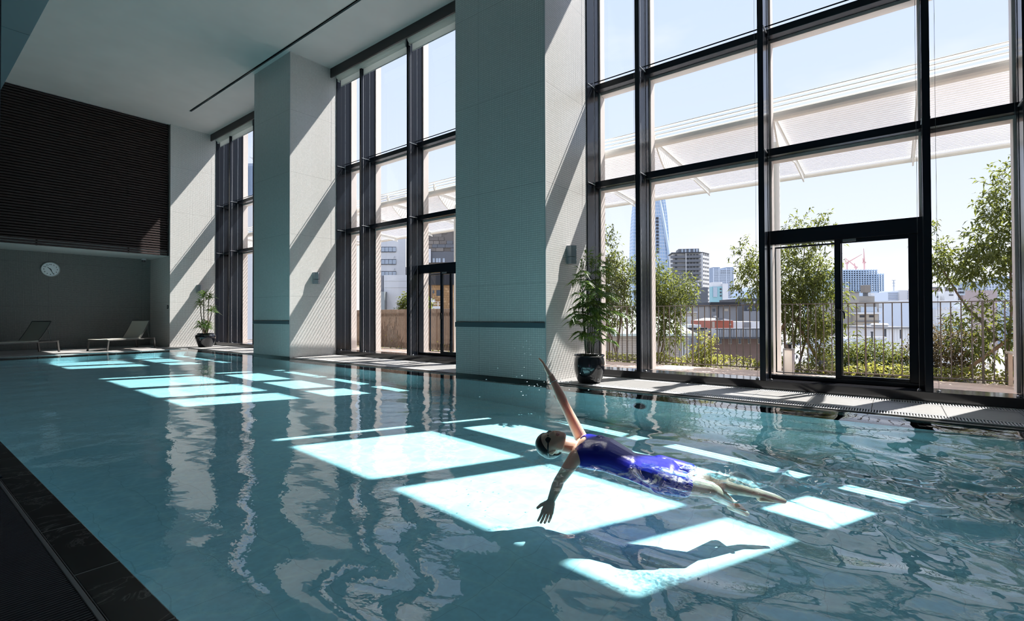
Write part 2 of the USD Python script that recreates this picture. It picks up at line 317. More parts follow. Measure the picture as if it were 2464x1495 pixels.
# ------------------------------------------------------------ windows
def mullion_mesh(y):
    return join(box(7.28, 7.325, y - 0.036, y + 0.036, 0.13, 7.87, 0.003), box(7.325, 7.53, y - 0.030, y + 0.030, 0.13, 7.87), box(7.532, 7.548, y - 0.024, y + 0.024, 0.13, 7.87),
                box(7.55, 7.655, y - 0.034, y + 0.034, 0.13, 7.87, 0.003), box(7.655, 7.70, y - 0.028, y + 0.028, 0.13, 7.87))
def window(i, y0, y1, label, door):
    t = thing(f"window_{i + 1}", label, kind="structure")
    my = [y0 + 0.036, y0 + 1.14, y0 + 2.87, y0 + 4.62, y1 - 0.036]
    if i == 0: my = [y0 + 0.036, y0 + 0.36, -0.312, 1.392, 3.15, y1]
    elif i == 1: my = [y0 + 0.036, 7.06, 8.60, 10.37, y1]
    else: my = [y0 + 0.036, 14.4, 16.02, 17.75, y1]
    obj("sill", box(7.27, 7.69, y0, y1, 0.02, 0.13, 0.004), M["sill"], t)
    obj("outer_sill", box(7.69, 7.90, y0, y1, -0.05, 0.03, 0.003), M["beige"], t)
    for y in my:
        if y == y1:
            g = obj("mullion", join(box(7.28, 7.53, y1 - 0.016, y1 + 0.01, 0.13, 7.87), box(7.545, 7.70, y1 - 0.020, y1 + 0.01, 0.13, 7.87)), M["steel"], t)
            obj("seam_strip", box(7.53, 7.545, y1 - 0.014, y1, 0.13, 7.87), M["seam"], g)
            for z in (3.25, 4.92): obj("stay_plate", box(7.30, 7.60, y1 - 0.024, y1, z - 0.004, z + 0.004), M["seam"], g)
            obj("outer_reveal", box(7.70, 7.86, y1 - 0.045, y1 + 0.01, 0.13, 7.87, 0.003), M["beige"], t)
            continue
        g = obj("mullion", mullion_mesh(y), M["steel"], t)
        obj("seam_strip", join(box(7.530, 7.548, y - 0.0255, y + 0.0255, 0.13, 7.87), box(7.345, 7.352, y - 0.0308, y + 0.0308, 0.13, 7.87)), M["seam"], g)
        for z in (3.25, 4.92): obj("stay_plate", box(7.30, 7.60, y - 0.041, y + 0.041, z - 0.004, z + 0.004), M["seam"], g)
        obj("outer_reveal", box(7.70, 7.86, y - 0.055, y + 0.055, 0.13, 7.87, 0.003), M["beige"], t)
    for a, b in ((y0, my[0] - 0.02), (my[-1] + 0.02, y1)):
        if b - a > 0.005: obj("jamb_panel", box(7.29, 7.86, a, b, 0.13, 7.87), M["steel"], t)
    for a, b in zip(my[:-1], my[1:]):
        dr = door and abs(a - door[0]) < 0.2
        zs = [0.13, 3.20, 3.30, 4.87, 4.97, 7.87]
        for zb, zt in ((3.20, 3.30), (4.87, 4.97)):
            g = obj("transom", join(box(7.53, 7.66, a + 0.03, b - 0.03, zb, zt, 0.004), box(7.655, 7.70, a + 0.03, b - 0.03, zb + 0.015, zt - 0.015)), M["steel"], t)
            obj("outer_ledge", box(7.70, 7.86, a + 0.05, b - 0.05, zb - 0.03, zt, 0.003), M["beige"], t)
            if zb > 4: obj("guide_rail", box(7.50, 7.515, a + 0.03, b - 0.03, zt + 0.022, zt + 0.034), M["steel"], g)
        for zb, zt in ((2.16 if dr else 0.13, 3.20), (3.30, 4.87), (4.97, 7.87)):
            obj("pane", box(7.672, 7.684, a + 0.028, b - 0.028, zb, zt), M["glass"], t)
    # guide wires of the blinds with their little anchors
    for y in my[1:-1] + [my[-1] - 0.01]:
        for s in (0.085,) if y in my else (-0.085,):
            for q in (y + s, y - s) if y in my else (y + s,):
                obj("guide_wire", cyl((7.36, q, 0.13), (7.36, q, 7.0), 0.0016, 6), M["wire"], t)
                obj("wire_anchor", join(lathe([(0.0, 0.0), (0.022, 0.0), (0.020, 0.012), (0.008, 0.022), (0.0, 0.024)], 10, (7.36, q))) if False else shift(lathe([(0.022, 0.0), (0.020, 0.012), (0.008, 0.022), (0.0005, 0.024)], 10), (7.36, q, 0.13)), M["chrome"], t)
M["sill"] = plain("dark_sill", (0.020, 0.020, 0.023), 0.12, spec=0.6)
M["chrome"] = plain("chrome", (0.6, 0.6, 0.6), 0.2, 1.0)
DOORS = {0: (-0.312, 1.392), 1: (7.06, 8.60), 2: None}
LW = ["window bay nearest on the right, full height with dark mullions", "window bay between the two mosaic columns", "far window bay beyond the second column"]
for i, (a, b) in enumerate(BAYS): window(i, a, b, LW[i], DOORS[i])

def door(n, ya, yb, label):
    t = thing(f"door_{n}", label, kind="structure")
    X0, X1 = 7.56, 7.70
    a, b = ya + 0.03, yb - 0.03
    obj("door_head", box(X0, X1, a, b, 1.975, 2.165, 0.004), M["steel"], t)
    obj("threshold", box(X0, X1, a, b, 0.13, 0.185, 0.003), M["steel"], t)
    wj = 0.16
    obj("door_jamb", box(X0, X1, b - 0.025, b, 0.185, 1.975), M["steel"], t); obj("door_jamb", box(X0, X1, a, a + 0.05, 0.185, 1.975), M["steel"], t)
    mid = a + (b - a) * 0.515
    def leaf(y0, y1, x0, l, r, zb, zt, lab):
        g = obj("door_leaf", join(box(x0, x0 + 0.045, y0, y0 + l, 0.185, 1.975, 0.004), box(x0, x0 + 0.045, y1 - r, y1, 0.185, 1.975, 0.004), box(x0, x0 + 0.045, y0 + l, y1 - r, 0.185, zb, 0.003), box(x0, x0 + 0.045, y0 + l, y1 - r, zt, 1.975, 0.003)), M["steel"], t, lab)
        obj("door_pane", box(x0 + 0.017, x0 + 0.029, y0 + l - 0.005, y1 - r + 0.005, zb - 0.005, zt + 0.005), M["glass"], g)
        return g
    leaf(mid - 0.03, b - 0.025, 7.875, 0.06, 0.012, 0.195, 1.955, "fixed door leaf")
    g = leaf(a + 0.05, mid + 0.035, 7.59, 0.085, 0.07, 0.225, 1.925, "sliding door leaf")
    hy = mid + 0.0
    obj("door_handle", join(box(7.565, 7.592, hy - 0.022, hy + 0.022, 0.93, 1.085, 0.006), tube([(7.575, hy - 0.012, 1.06), (7.545, hy - 0.04, 1.06), (7.54, hy - 0.062, 1.045), (7.54, hy - 0.068, 1.02), (7.54, hy - 0.068, 0.955)], 0.0095, 8)), M["handle"], g, "black lever handle")
    obj("door_sensor", box(7.545, 7.562, mid - 0.20, mid - 0.06, 1.935, 1.97, 0.003), M["wire"], t, "small grey sensor at the door head")
M["handle"] = plain("black_handle", (0.015, 0.015, 0.017), 0.3)
door(1, *DOORS[0], "black sliding terrace door in the right window bay")
door(2, *DOORS[1], "black sliding terrace door in the window bay between the columns")

# ------------------------------------------------------------ roller blinds
def blind(y0, y1, label):
    t = thing("roller_blind", label, "blind", "rolled up window blinds")
    obj("roller_tube", tube([(7.30, y0, 7.225), (7.30, y1, 7.225)], 0.085, 20), M["blind"], t)
    obj("hanging_cloth", box(7.352, 7.355, y0 + 0.01, y1 - 0.01, 7.00, 7.24), M["blind"], t)
    obj("bottom_bar", box(7.346, 7.361, y0 + 0.01, y1 - 0.01, 6.985, 7.003, 0.003), M["trim"], t)
    for y in (y0 - 0.02, y1): obj("bracket", box(7.27, 7.34, y, y + 0.02, 7.10, 7.345, 0.003), M["trim"], t)
bl = [(-1.40, 1.33, "roller blind over the right window, above the picture"), (1.46, 3.98, "roller blind over the right window beside the front column"),
      (5.97, 8.54, "rolled pale blind next to the front column's left edge"), (8.67, 11.33, "rolled pale blind beside the second column's sunlit face"),
      (13.32, 15.95, "rolled pale blind hidden behind the second column"), (16.09, 18.70, "small rolled pale blind at the far corner of the ceiling")]
for a, b, l in bl[2:4] + bl[5:]: blind(a, b, l)

# ------------------------------------------------------------ floors
DZ = 0.02
def floors():
    t = thing("floor", "grey stone pool deck with fine joints", kind="structure")
    obj("floor_bed", join(box(XR + 0.09, 7.28, -4.6, 18.84, -0.5, DZ - 0.012), box(-3.0, 7.28, YF + 0.02, 20.75, -0.5, DZ - 0.012), box(-3.0, 0.05, -4.6, YF + 0.05, -0.5, DZ - 0.012)), M["joint"], t)
    def tiles(x0, x1, ys, xs=None):
        for a, b in zip(ys[:-1], ys[1:]):
            for c, d in zip((xs or [x0, x1])[:-1], (xs or [x0, x1])[1:]):
                obj("floor_tile", box(c + 0.002, d - 0.002, a + 0.002, b - 0.002, DZ - 0.02, DZ, 0.002), M["floor_tile"], t)
    for (a, b) in BAYS:
        ys = [a] + [y for y in np.arange(-3.94 + 0.002, 20, 0.59) if a + 0.08 < y < b - 0.08] + [b]
        tiles(6.345, 6.985, ys); tiles(6.985, 7.055, ys)
    tiles(0, 0, [17.93, 18.52, 19.11, 19.70, 20.29, 20.74], [-2.9, -2.3, -1.7, -1.1, -0.5, 0.1, 0.7, 1.3, 1.9, 2.5, 3.1, 3.7, 4.3, 4.9, 5.5, 5.895])
    tiles(0, 0, [17.93, 18.40, 18.84], [5.895, 6.345])
    obj("floor_slab", box(-2.9, 0.05, -4.5, 17.9, DZ - 0.02, DZ), M["floor_tile"], t)
floors()

def pool_edge():
    t = thing("pool_coping", "black veined marble coping along the left pool edge", kind="structure")
    ys = [1.255 + 0.608 * k for k in range(-9, 27)] + [YF + 0.25]
    for a, b in zip(ys[:-1], ys[1:]):
        obj("coping_stone", box(0.462, XL, a + 0.0015, b - 0.0015, -0.06, DZ, 0.006), M["marble"], t)
    obj("coping_grout", box(0.464, XL - 0.006, ys[0], ys[-1], -0.06, DZ - 0.0015), M["grout"], t)
    t = thing("pool_lip", "dark stone lip along the window side and far end of the pool", kind="structure")
    for (a, b) in BAYS:
        obj("lip_stone", box(XR, XR + 0.10, a, b, -0.08, 0.008, 0.004), M["lip"], t)
    ed = np.arange(XL, XR, 0.6); ed = list(ed) + [XR]
    for a, b in zip(ed[:-1], ed[1:]): obj("lip_stone", box(a + 0.001, b - 0.001, YF, YF + 0.26, -0.08, 0.012, 0.004), M["lip_far"], t)
M["grout"] = plain("pale_grout", (0.20, 0.20, 0.19), 0.8)
M["lip_far"] = plain("far_lip_stone", (0.30, 0.29, 0.285), 0.5)
pool_edge()

def grate(name, label, x0, x1, ya, yb, pitch, wbar, m, stuff=None, frame=True):
    t = thing(name, label, "drain grate")
    obj("drain_channel", box(x0, x1, ya, yb if not stuff else stuff, -0.12, -0.03), M["channel"], t)
    y = ya + pitch / 2; k = 0
    while y < yb - pitch / 2:
        obj("grate_bar", box(x0 + 0.004, x1 - 0.004, y - wbar / 2, y + wbar / 2, DZ - 0.028, DZ - 0.001, 0.002), m, t); y += pitch; k += 1
    if stuff:
        obj("far_grate_bars", join(*[box(x0 + 0.004, x1 - 0.004, q - wbar / 2, q + wbar / 2, DZ - 0.028, DZ - 0.001) for q in np.arange(y, stuff, pitch)]), m, t, kind="stuff")
    if frame:
        for x in ((x0 - 0.012, x0 + 0.004), (x1 - 0.004, x1 + 0.012)): obj("grate_frame", box(x[0], x[1], ya, stuff or yb, -0.03, DZ + 0.001, 0.002), m if m is M["grate_light"] else M["wire"], t)
grate("overflow_grate", "dark ribbed overflow grate beside the black marble coping", 0.065, 0.448, 1.2, 6.3, 0.0185, 0.0115, M["grate_dark"], stuff=17.6)
for (a, b), l in zip(BAYS, ["in the sunlit floor of the right window bay", "in the floor between the two columns", "in the floor of the far window bay"]):
    n = 0.0235 if a < 5 else 0.0235
    if a < 5:
        grate("pool_grate", "white slotted grate along the pool " + l, 6.150, 6.333, a, 4.04, n, 0.0125, M["grate_light"])
        grate("window_grate", "white slotted grate along the window " + l, 7.07, 7.255, a, 4.04, n, 0.0125, M["grate_light"])
    else:
        grate("pool_grate", "white slotted grate along the pool " + l, 6.150, 6.333, a, a + 0.01, n, 0.0125, M["grate_light"], stuff=b)
        grate("window_grate", "white slotted grate along the window " + l, 7.07, 7.255, a, a + 0.01, n, 0.0125, M["grate_light"], stuff=b)

post = thing("dark_post", "narrow dark post at the extreme left of the picture", "post", loc=(0.405, 4.38, 0))
obj("post_shaft", box(-0.05, 0.05, -0.05, 0.05, DZ, 5.5, 0.005), M["steel"], post)
obj("post_foot", box(-0.07, 0.07, -0.07, 0.07, DZ - 0.002, DZ + 0.012, 0.003), M["steel"], post)

# ------------------------------------------------------------ water
SW = np.array([2.98, 1.30])                  # the swimmer, hips
def waves(X, Y):
    rng = np.random.default_rng(11)
    Z = np.zeros_like(X)
    # how rough the water is: calm to the far left, churned behind the swimmer
    rough = 0.34 + 1.35 / (1 + np.exp(-((X - 3.0) * 0.9 - (Y - 1.6) * 1.15)))
    rough *= np.where(Y > 8, 0.75, 1.0)
    rough = rough * (1 - 0.62 / (1 + np.exp(-(X - 4.5) * 3.2)))          # quieter along the window side
    for k in range(34):
        L = 0.16 * (1.35 / 0.16) ** rng.random(); th = rng.normal(0.35, 0.85); ph = rng.random() * 6.28
        kx, ky = math.cos(th) * 6.283 / L, math.sin(th) * 6.283 / L
        a = 0.0016 * L ** 1.0
        Z += a * np.sin(kx * X + ky * Y + ph + 0.8 * np.sin(0.9 * X + 1.3 * Y + k))
    Z *= rough
    # wake: turbulence trailing the swimmer, swells thrown out to both sides
    u = -(Y - 1.0) * 0.94 + (X - 3.05) * 0.33           # along the body, towards the feet
    w = (X - 3.05) * 0.94 + (Y - 1.0) * 0.33            # across
    uc = np.clip(u, 0, 9)
    env = np.exp(-((w - 0.1 * uc) / (0.34 + 0.40 * uc)) ** 2) / (1 + np.exp(-(u + 0.55) * 5)) * np.exp(-uc / 3.2)
    P = np.stack([X, Y, np.zeros_like(X)], -1)
    wp = (meshkit.noise(P * np.array([2.2, 2.2, 1]) + 7.7, 2) - 0.5)[..., None] * np.array([0.5, 0.35, 0])
    tb = np.abs(meshkit.fbm((P + wp) * np.array([4.2, 4.2, 1]) + 3.1, 3, 5) - 0.5)
    tb2 = meshkit.fbm((P + wp) * np.array([11.0, 9.0, 1]), 3, 9) - 0.5
    Z += env * (0.03 - tb * 0.26 + tb2 * 0.075)
    near = np.exp(-(w / 0.42) ** 2) * np.exp(-(np.clip(-0.25 - u, 0, 9) / 0.5) ** 2) / (1 + np.exp((u - 0.9) * 4))
    Z += near * ((meshkit.fbm(P * np.array([14.0, 14.0, 1]) + 1.3, 3, 15) - 0.5) * 0.035)
    sw = np.exp(-((Y - 0.2) / 1.5) ** 2) * np.clip((2.9 - X) / 1.2, 0, 1) + 0.6 * np.exp(-((Y + 0.2) / 1.0) ** 2) * np.clip((X - 2.4), 0, 1)
    Z += sw * 0.020 * (np.sin(7.5 * (w + 0.25 * np.sin(2.1 * u)) + 1.5 * u) + 0.5 * np.sin(15 * w + 3 * u + 1.0))
    r = np.hypot(X - 2.84, Y - 1.86)
    Z += 0.010 * np.exp(-((r - 0.32) / 0.10) ** 2) - 0.004 * np.exp(-((r - 0.5) / 0.1) ** 2)
    Z += 0.007 * np.sin(11 * r) * np.exp(-r / 0.9) * 0.5
    return Z
def water():
    ys = np.concatenate([np.arange(YN, -0.6, 0.05), np.arange(-0.6, 4.0, 0.022), np.arange(4.0, 8.0, 0.035), np.arange(8.0, YF, 0.05), [YF]])
    xs = np.concatenate([np.arange(XL - 0.02, 1.4, 0.03), np.arange(1.4, 4.4, 0.022), np.arange(4.4, XR, 0.035), [XR + 0.02]])
    v, f = grid(xs, ys, waves)
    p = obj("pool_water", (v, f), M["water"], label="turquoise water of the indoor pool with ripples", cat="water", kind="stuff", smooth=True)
    X, Y = v[:, 0], v[:, 1]
    u = -(Y - 1.0) * 0.94 + (X - 3.15) * 0.33; w = (X - 3.15) * 0.94 + (Y - 1.0) * 0.33
    foam = 1.25 * np.exp(-(w / (0.17 + 0.10 * np.clip(u, 0, 3))) ** 2) * np.exp(-((u - 0.25) / 0.65) ** 2)  # foam white, mostly imitating reflected sky and refracted sun on the wake
    r = np.hypot(X - 2.90, Y - 1.95); foam = np.maximum(foam, 0.95 * np.exp(-((r - 0.17) / 0.05) ** 2))
    d = np.hypot((X - 3.02) * 0.94 + (Y - 1.45) * 0.33, np.maximum(np.abs(-(Y - 1.45) * 0.94 + (X - 3.02) * 0.33) - 0.35, 0)); foam = np.maximum(foam, 1.0 * np.exp(-((d - 0.19) / 0.06) ** 2))
    UsdGeom.PrimvarsAPI(p).CreatePrimvar("foam", Sdf.ValueTypeNames.FloatArray, "vertex").Set(foam.astype(np.float32).tolist())
water()
# ------------------------------------------------------------ terrace
M["deck_wood"] = plain("terrace_wood", (0.74, 0.58, 0.49), 0.7, vary=0.10, vscale=5.0)
M["deck_wood_b"] = plain("terrace_wood_dark", (0.66, 0.51, 0.43), 0.7, vary=0.10, vscale=5.0)
M["fence"] = plain("fence_bronze", (0.10, 0.085, 0.075), 0.5)
M["fence_wood"] = plain("fence_wood", (0.16, 0.115, 0.085), 0.65, vary=0.15, vscale=9.0)
M["white_steel"] = plain("white_steel", (0.82, 0.815, 0.785), 0.45)
M["soil"] = plain("soil", (0.09, 0.07, 0.05), 0.95, vary=0.3, vscale=20.0)
M["asphalt"] = plain("city_ground", (0.22, 0.22, 0.22), 0.9)
obj("terrace", box(7.88, 9.85, -7.5, 24.0, -0.6, -0.035), M["joint"], kind="structure", label="base of the wooden roof terrace")
def deck():
    t = thing("terrace_deck", "pale brown wooden terrace deck outside the windows", kind="structure")
    rng = random.Random(4)
    xs = np.linspace(7.90, 9.84, 15)
    for k, (a, b) in enumerate(zip(xs[:-1], xs[1:])):
        y = -7.5 + rng.random() * 2
        ys = [-7.5]
        while y < 22: ys.append(y); y += 3.6
        ys.append(23.0)
        for c, d in zip(ys[:-1], ys[1:]):
            obj("deck_plank", box(a + 0.003, b - 0.003, c + 0.002, d - 0.002, -0.03, rng.uniform(-0.001, 0.001), 0.003), M["deck_wood" if rng.random() < 0.6 else "deck_wood_b"], t)
deck()
FX = 9.90
def railing():
    t = thing("terrace_railing", "slim dark metal railing of upright bars along the terrace", "railing")
    obj("top_rail", box(FX - 0.012, FX + 0.012, -6.0, 8.35, 1.19, 1.205, 0.003), M["fence"], t)
    obj("bottom_rail", box(FX - 0.012, FX + 0.012, -6.0, 8.35, 0.035, 0.055, 0.003), M["fence"], t)
    y, k = -3.0, 0
    while y < 8.3:
        if k % 12 == 5: obj("railing_post", box(FX - 0.02, FX + 0.02, y - 0.012, y + 0.012, -0.2, 1.19, 0.003), M["fence"], t)
        else: obj("railing_bar", box(FX - 0.009, FX + 0.009, y - 0.007, y + 0.007, 0.05, 1.19), M["fence"], t)
        y += 0.116; k += 1
    t = thing("slat_fence", "close brown wooden slat fence seen through the left window bay", "fence")
    for z in (0.18, 1.08): obj("fence_rail", box(FX + 0.02, FX + 0.05, 8.45, 21.0, z, z + 0.05, 0.003), M["fence_wood"], t)
    y, k = 8.5, 0
    while y < 21.0:
        w = 0.034 if k % 22 == 9 else 0.017
        obj("fence_slat", box(FX - 0.012, FX + 0.02, y - w, y + w, 0.03, 1.22, 0.002), M["fence_wood"], t); y += 0.062 if w < 0.03 else 0.075; k += 1
railing()
obj("planter_bed", box(9.86, 12.2, -7.5, 24.0, -0.6, -0.06), M["soil"], kind="structure", label="soil strip behind the terrace railing")

# canopy: near tube, far tube, brackets, louvres, round posts
def canopy():
    t = thing("louvre_canopy", "white louvred canopy on round posts over the terrace", "canopy")
    xa, za, xb, zb = 8.22, 3.98, 11.35, 3.80
    ya, yb = -6.5, 23.0
    obj("near_tube", tube([(xa, ya, za), (xa, yb, za)], 0.075, 14), M["white_steel"], t)
    obj("far_tube", tube([(xb, ya, zb), (xb, yb, zb)], 0.060, 14), M["white_steel"], t)
    for k, (x, z) in enumerate(((xa - 0.05, za + 0.115), (xa - 0.09, za + 0.165), (xa - 0.13, za + 0.21))):
        obj("edge_blade", box(x - 0.03, x + 0.03, ya, yb, z - 0.005, z + 0.005, 0.002), M["white_steel"], t)
    n = 37
    for k in range(n):
        s = (k + 0.7) / (n + 0.4); x = xa + 0.10 + (xb - xa - 0.17) * s; z = za + (zb - za) * s + 0.05
        obj("louvre", rot(box(-0.030, 0.030, ya, yb, -0.004, 0.004), -65, (0, 1, 0), move=(x, 0, z)), M["louvre"], t)
    arms = [-5.6, -3.75, -2.02, -0.30, 1.40, 3.22, 5.0, 6.85, 8.65, 10.4, 12.2, 14.0, 15.8, 17.6, 19.4, 21.2]
    prof = [(xa - 0.10, za + 0.22), (xa + 0.02, za + 0.02), (xb - 0.02, zb + 0.02), (xb + 0.04, zb - 0.12), (xb - 0.35, zb - 0.07), (xa + 2.05, za - 0.19), (xa + 1.25, za - 0.30), (xa + 0.70, za - 0.42)]
    for th in np.linspace(0, 1, 7)[1:]: prof.append((xa + 0.70 - 0.70 * th, za - 0.42 + 0.40 * th ** 2))
    prof.append((xa - 0.10, za + 0.06))
    for y in arms:
        v, f = extrude(prof, 0.024); v = np.stack([v[:, 0], y - 0.012 + v[:, 2], v[:, 1]], 1)
        obj("bracket_arm", (v, f[:, ::-1]), M["white_steel"], t)
        obj("purlin", box(xa, xb, y - 0.03, y + 0.03, za - 0.0, za + 0.015) if False else rot(box(0.0, xb - xa, y - 0.03, y + 0.03, -0.006, 0.006), math.degrees(math.atan2(za - zb, xb - xa)), (0, 1, 0), move=(xa, 0, za + 0.01)), M["white_steel"], t)
    for y in (-5.6, 1.52, 8.65, 15.8):
        obj("canopy_post", tube([(8.92, y, 0.0), (8.92, y, 3.80)], 0.088, 24), M["white_steel"], t)
        obj("post_base", tube([(8.92, y, 0.0), (8.92, y, 0.10)], 0.106, 24), M["white_steel"], t)
M["louvre"] = plain("louvre_white", (0.90, 0.87, 0.84), 0.5)
canopy()

# lantern by the post and the table at the right
def lantern():
    t = thing("terrace_lantern", "boxy white glass lantern with dark lid beside the round post", "lantern", loc=(9.14, 1.36, 0))
    M["lantern_glass"] = plain("lantern_panel", (0.80, 0.80, 0.78), 0.3)
    obj("lantern_body", box(-0.062, 0.062, -0.062, 0.062, 0.03, 0.44, 0.004), M["lantern_glass"], t)
    for x in (-1, 1):
        for y in (-1, 1): obj("corner_post", box(x * 0.066 - 0.008, x * 0.066 + 0.008, y * 0.066 - 0.008, y * 0.066 + 0.008, 0.0, 0.45, 0.002), M["wire"], t)
    for z in (0.0, 0.43): obj("lantern_frame", box(-0.075, 0.075, -0.075, 0.075, z, z + 0.03, 0.003), M["wire"], t)
    obj("lantern_lid", box(-0.04, 0.04, -0.04, 0.04, 0.46, 0.53, 0.006), M["steel"], t)
lantern()
def terrace_table():
    t = thing("terrace_table", "pale wooden table at the right edge of the terrace", "table", loc=(9.50, -1.66, 0))
    M["table_wood"] = plain("table_wood", (0.55, 0.46, 0.38), 0.6, vary=0.08)
    for k in range(5): obj("table_slat", box(-0.30, 0.30, -0.42 + k * 0.17, -0.42 + k * 0.17 + 0.16, 0.46, 0.485, 0.003), M["table_wood"], t)
    for x in (-0.26, 0.26):
        for y in (-0.37, 0.37): obj("table_leg", box(x - 0.022, x + 0.022, y - 0.022, y + 0.022, 0.0, 0.46, 0.004), M["table_wood"], t)
    for x in (-0.26, 0.26): obj("stretcher", box(x - 0.02, x + 0.02, -0.36, 0.36, 0.08, 0.12, 0.003), M["table_wood"], t)
terrace_table()

# ------------------------------------------------------------ greenery
def leaf_mat(name, c, t, rough=0.45):
    return mat(name, {"o": ("geometry", {}), "r": ("rgb_ramp", {"ramp": [(0.0, tuple(np.array(c) * 0.65)), (0.6, c), (1.0, tuple(np.minimum(np.array(c) * 1.5, 1)))]}),
                      "r2": ("rgb_ramp", {"ramp": [(0.0, tuple(np.array(t) * 0.7)), (0.6, t), (1.0, tuple(np.minimum(np.array(t) * 1.35, 1)))]}),
                      "p": ("principled_bsdf", {"roughness": rough, "specular_ior_level": 0.4}), "t": ("translucent_bsdf", {}), "m": ("mix_closure", {"fac": 0.42})},
               [("o.random_per_island", "r.fac"), ("o.random_per_island", "r2.fac"), ("r.color", "p.base_color"), ("r2.color", "t.color"), ("p.BSDF", "m.closure1"), ("t.BSDF", "m.closure2")], "m.closure")
M["leaf"] = leaf_mat("tree_leaf", (0.075, 0.11, 0.04), (0.40, 0.45, 0.07))
M["leaf_light"] = leaf_mat("young_leaf", (0.24, 0.27, 0.06), (0.80, 0.78, 0.16))
M["leaf_red"] = leaf_mat("reddish_leaf", (0.10, 0.075, 0.045), (0.30, 0.22, 0.08))
M["leaf_indoor"] = leaf_mat("palm_leaf", (0.06, 0.13, 0.04), (0.28, 0.46, 0.08), 0.35)
M["bark"] = plain("bark", (0.16, 0.12, 0.09), 0.85, vary=0.3, vscale=30.0)
M["stake"] = plain("stake_wood", (0.30, 0.20, 0.13), 0.8, vary=0.2, vscale=12.0)

def leaves(P, Dv, L, W, rng, droop=0.25):
    n = len(P); Dv = Dv / (np.linalg.norm(Dv, axis=1, keepdims=True) + 1e-9)
    up = rng.normal(0, 0.5, (n, 3)) + [0, 0, 1]
    S = np.cross(Dv, up); S /= np.linalg.norm(S, axis=1, keepdims=True) + 1e-9
    N = np.cross(S, Dv)
    L = L * rng.uniform(0.7, 1.2, (n, 1)); W = W * rng.uniform(0.8, 1.2, (n, 1))
    a = P; m = P + Dv * L * 0.45; tip = P + Dv * L - np.array([0, 0, 1]) * L * droop
    l = m + S * W * 0.5 + N * W * 0.15; r = m - S * W * 0.5 + N * W * 0.15
    v = np.stack([a, l, tip, r, m], 1).reshape(-1, 3); i = np.arange(n)[:, None] * 5
    f = np.concatenate([i + [0, 4, 1], i + [1, 4, 2], i + [0, 3, 4], i + [3, 2, 4]], 0)
    return v, f

def crown(blobs, seed, L=0.10, W=0.026, per=9, twig=0.24):
    rng = np.random.default_rng(seed); PP, DD, tw = [], [], []
    for (c, r, n) in blobs:
        u = rng.normal(size=(n, 3)); u /= np.linalg.norm(u, axis=1, keepdims=True)
        q = np.asarray(c) + u * (rng.random((n, 1)) ** 0.45) * np.asarray(r)
        d = u * 0.8 + rng.normal(0, 0.5, (n, 3)) + [0, 0, 0.25]; d /= np.linalg.norm(d, axis=1, keepdims=True)
        for k in range(per):
            s = (k + rng.random((n, 1))) / per
            PP.append(q + d * twig * s); DD.append(d * 0.6 + rng.normal(0, 0.62, (n, 3)) + [0, 0, -0.15])
    return leaves(np.vstack(PP), np.vstack(DD), L, W, rng)

def stems(base, tops, r0, seed, r1=0.006):
    rng = np.random.default_rng(seed); ms = []
    for (b, tp) in tops:
        b = np.asarray(base) + np.asarray(b, float); tp = np.asarray(tp, float); k = np.linspace(0, 1, 7)[:, None]
        p = b + (tp - b) * k + rng.normal(0, 0.025, (7, 3)) * np.sin(k * math.pi)
        ms.append(tube(p, np.linspace(r0, r1, 7), 7))
    return ms

def tree(name, label, base, stem_list, blobs, seed, m="leaf", n_scale=1.0, L=0.10, W=0.027, r0=0.022, cat="tree", group=None, stakes=()):
    t = thing(name, label, cat, group)
    for s in stems(base, stem_list, r0, seed): obj("stem" if cat != "tree" else "trunk", s, M["bark"], t, smooth=True)
    obj("foliage", crown([(c, r, int(n * n_scale * (1.9 if cat == 'tree' else 2.2))) for c, r, n in blobs], seed, L, W), M[m], t, kind="stuff")
    for s in stakes: obj("support_stake", cyl(s[0], s[1], 0.026, 8), M["stake"], t)

# wide multi stemmed trees behind the railing (x about 10.6)
tree("tree", "tall airy tree on the left behind the railing, next to the potted palm", (10.6, 5.2, -0.1),
     [((0, 0.1, 0), (10.6, 5.45, 2.7)), ((0.1, 0, 0), (10.7, 5.0, 2.3)), ((0, -0.1, 0), (10.5, 5.65, 2.0)), ((0, -0.05, 0), (10.4, 4.8, 1.8))],
     [((10.6, 5.40, 1.75), (0.4, 0.50, 0.60), 190), ((10.6, 5.05, 1.25), (0.4, 0.48, 0.5), 120), ((10.6, 5.45, 2.5), (0.25, 0.32, 0.55), 60), ((10.6, 5.60, 1.0), (0.35, 0.4, 0.4), 60), ((10.6, 5.0, 2.0), (0.3, 0.25, 0.4), 50)], 21)
tree("tree", "round leafy tree just right of the second mullion, in front of the glass tower", (10.6, 4.2, -0.1),
     [((0, 0.1, 0), (10.6, 4.30, 2.0)), ((0.1, 0, 0), (10.7, 4.0, 1.8)), ((0, -0.1, 0), (10.5, 3.75, 1.6))],
     [((10.6, 4.25, 1.65), (0.4, 0.38, 0.5), 150), ((10.6, 3.85, 1.35), (0.4, 0.42, 0.42), 110), ((10.6, 4.2, 0.95), (0.4, 0.45, 0.40), 80), ((10.6, 3.50, 1.55), (0.25, 0.22, 0.2), 24), ((10.55, 3.9, 0.6), (0.3, 0.35, 0.3), 40), ((10.6, 4.35, 2.15), (0.2, 0.2, 0.25), 22)], 22)
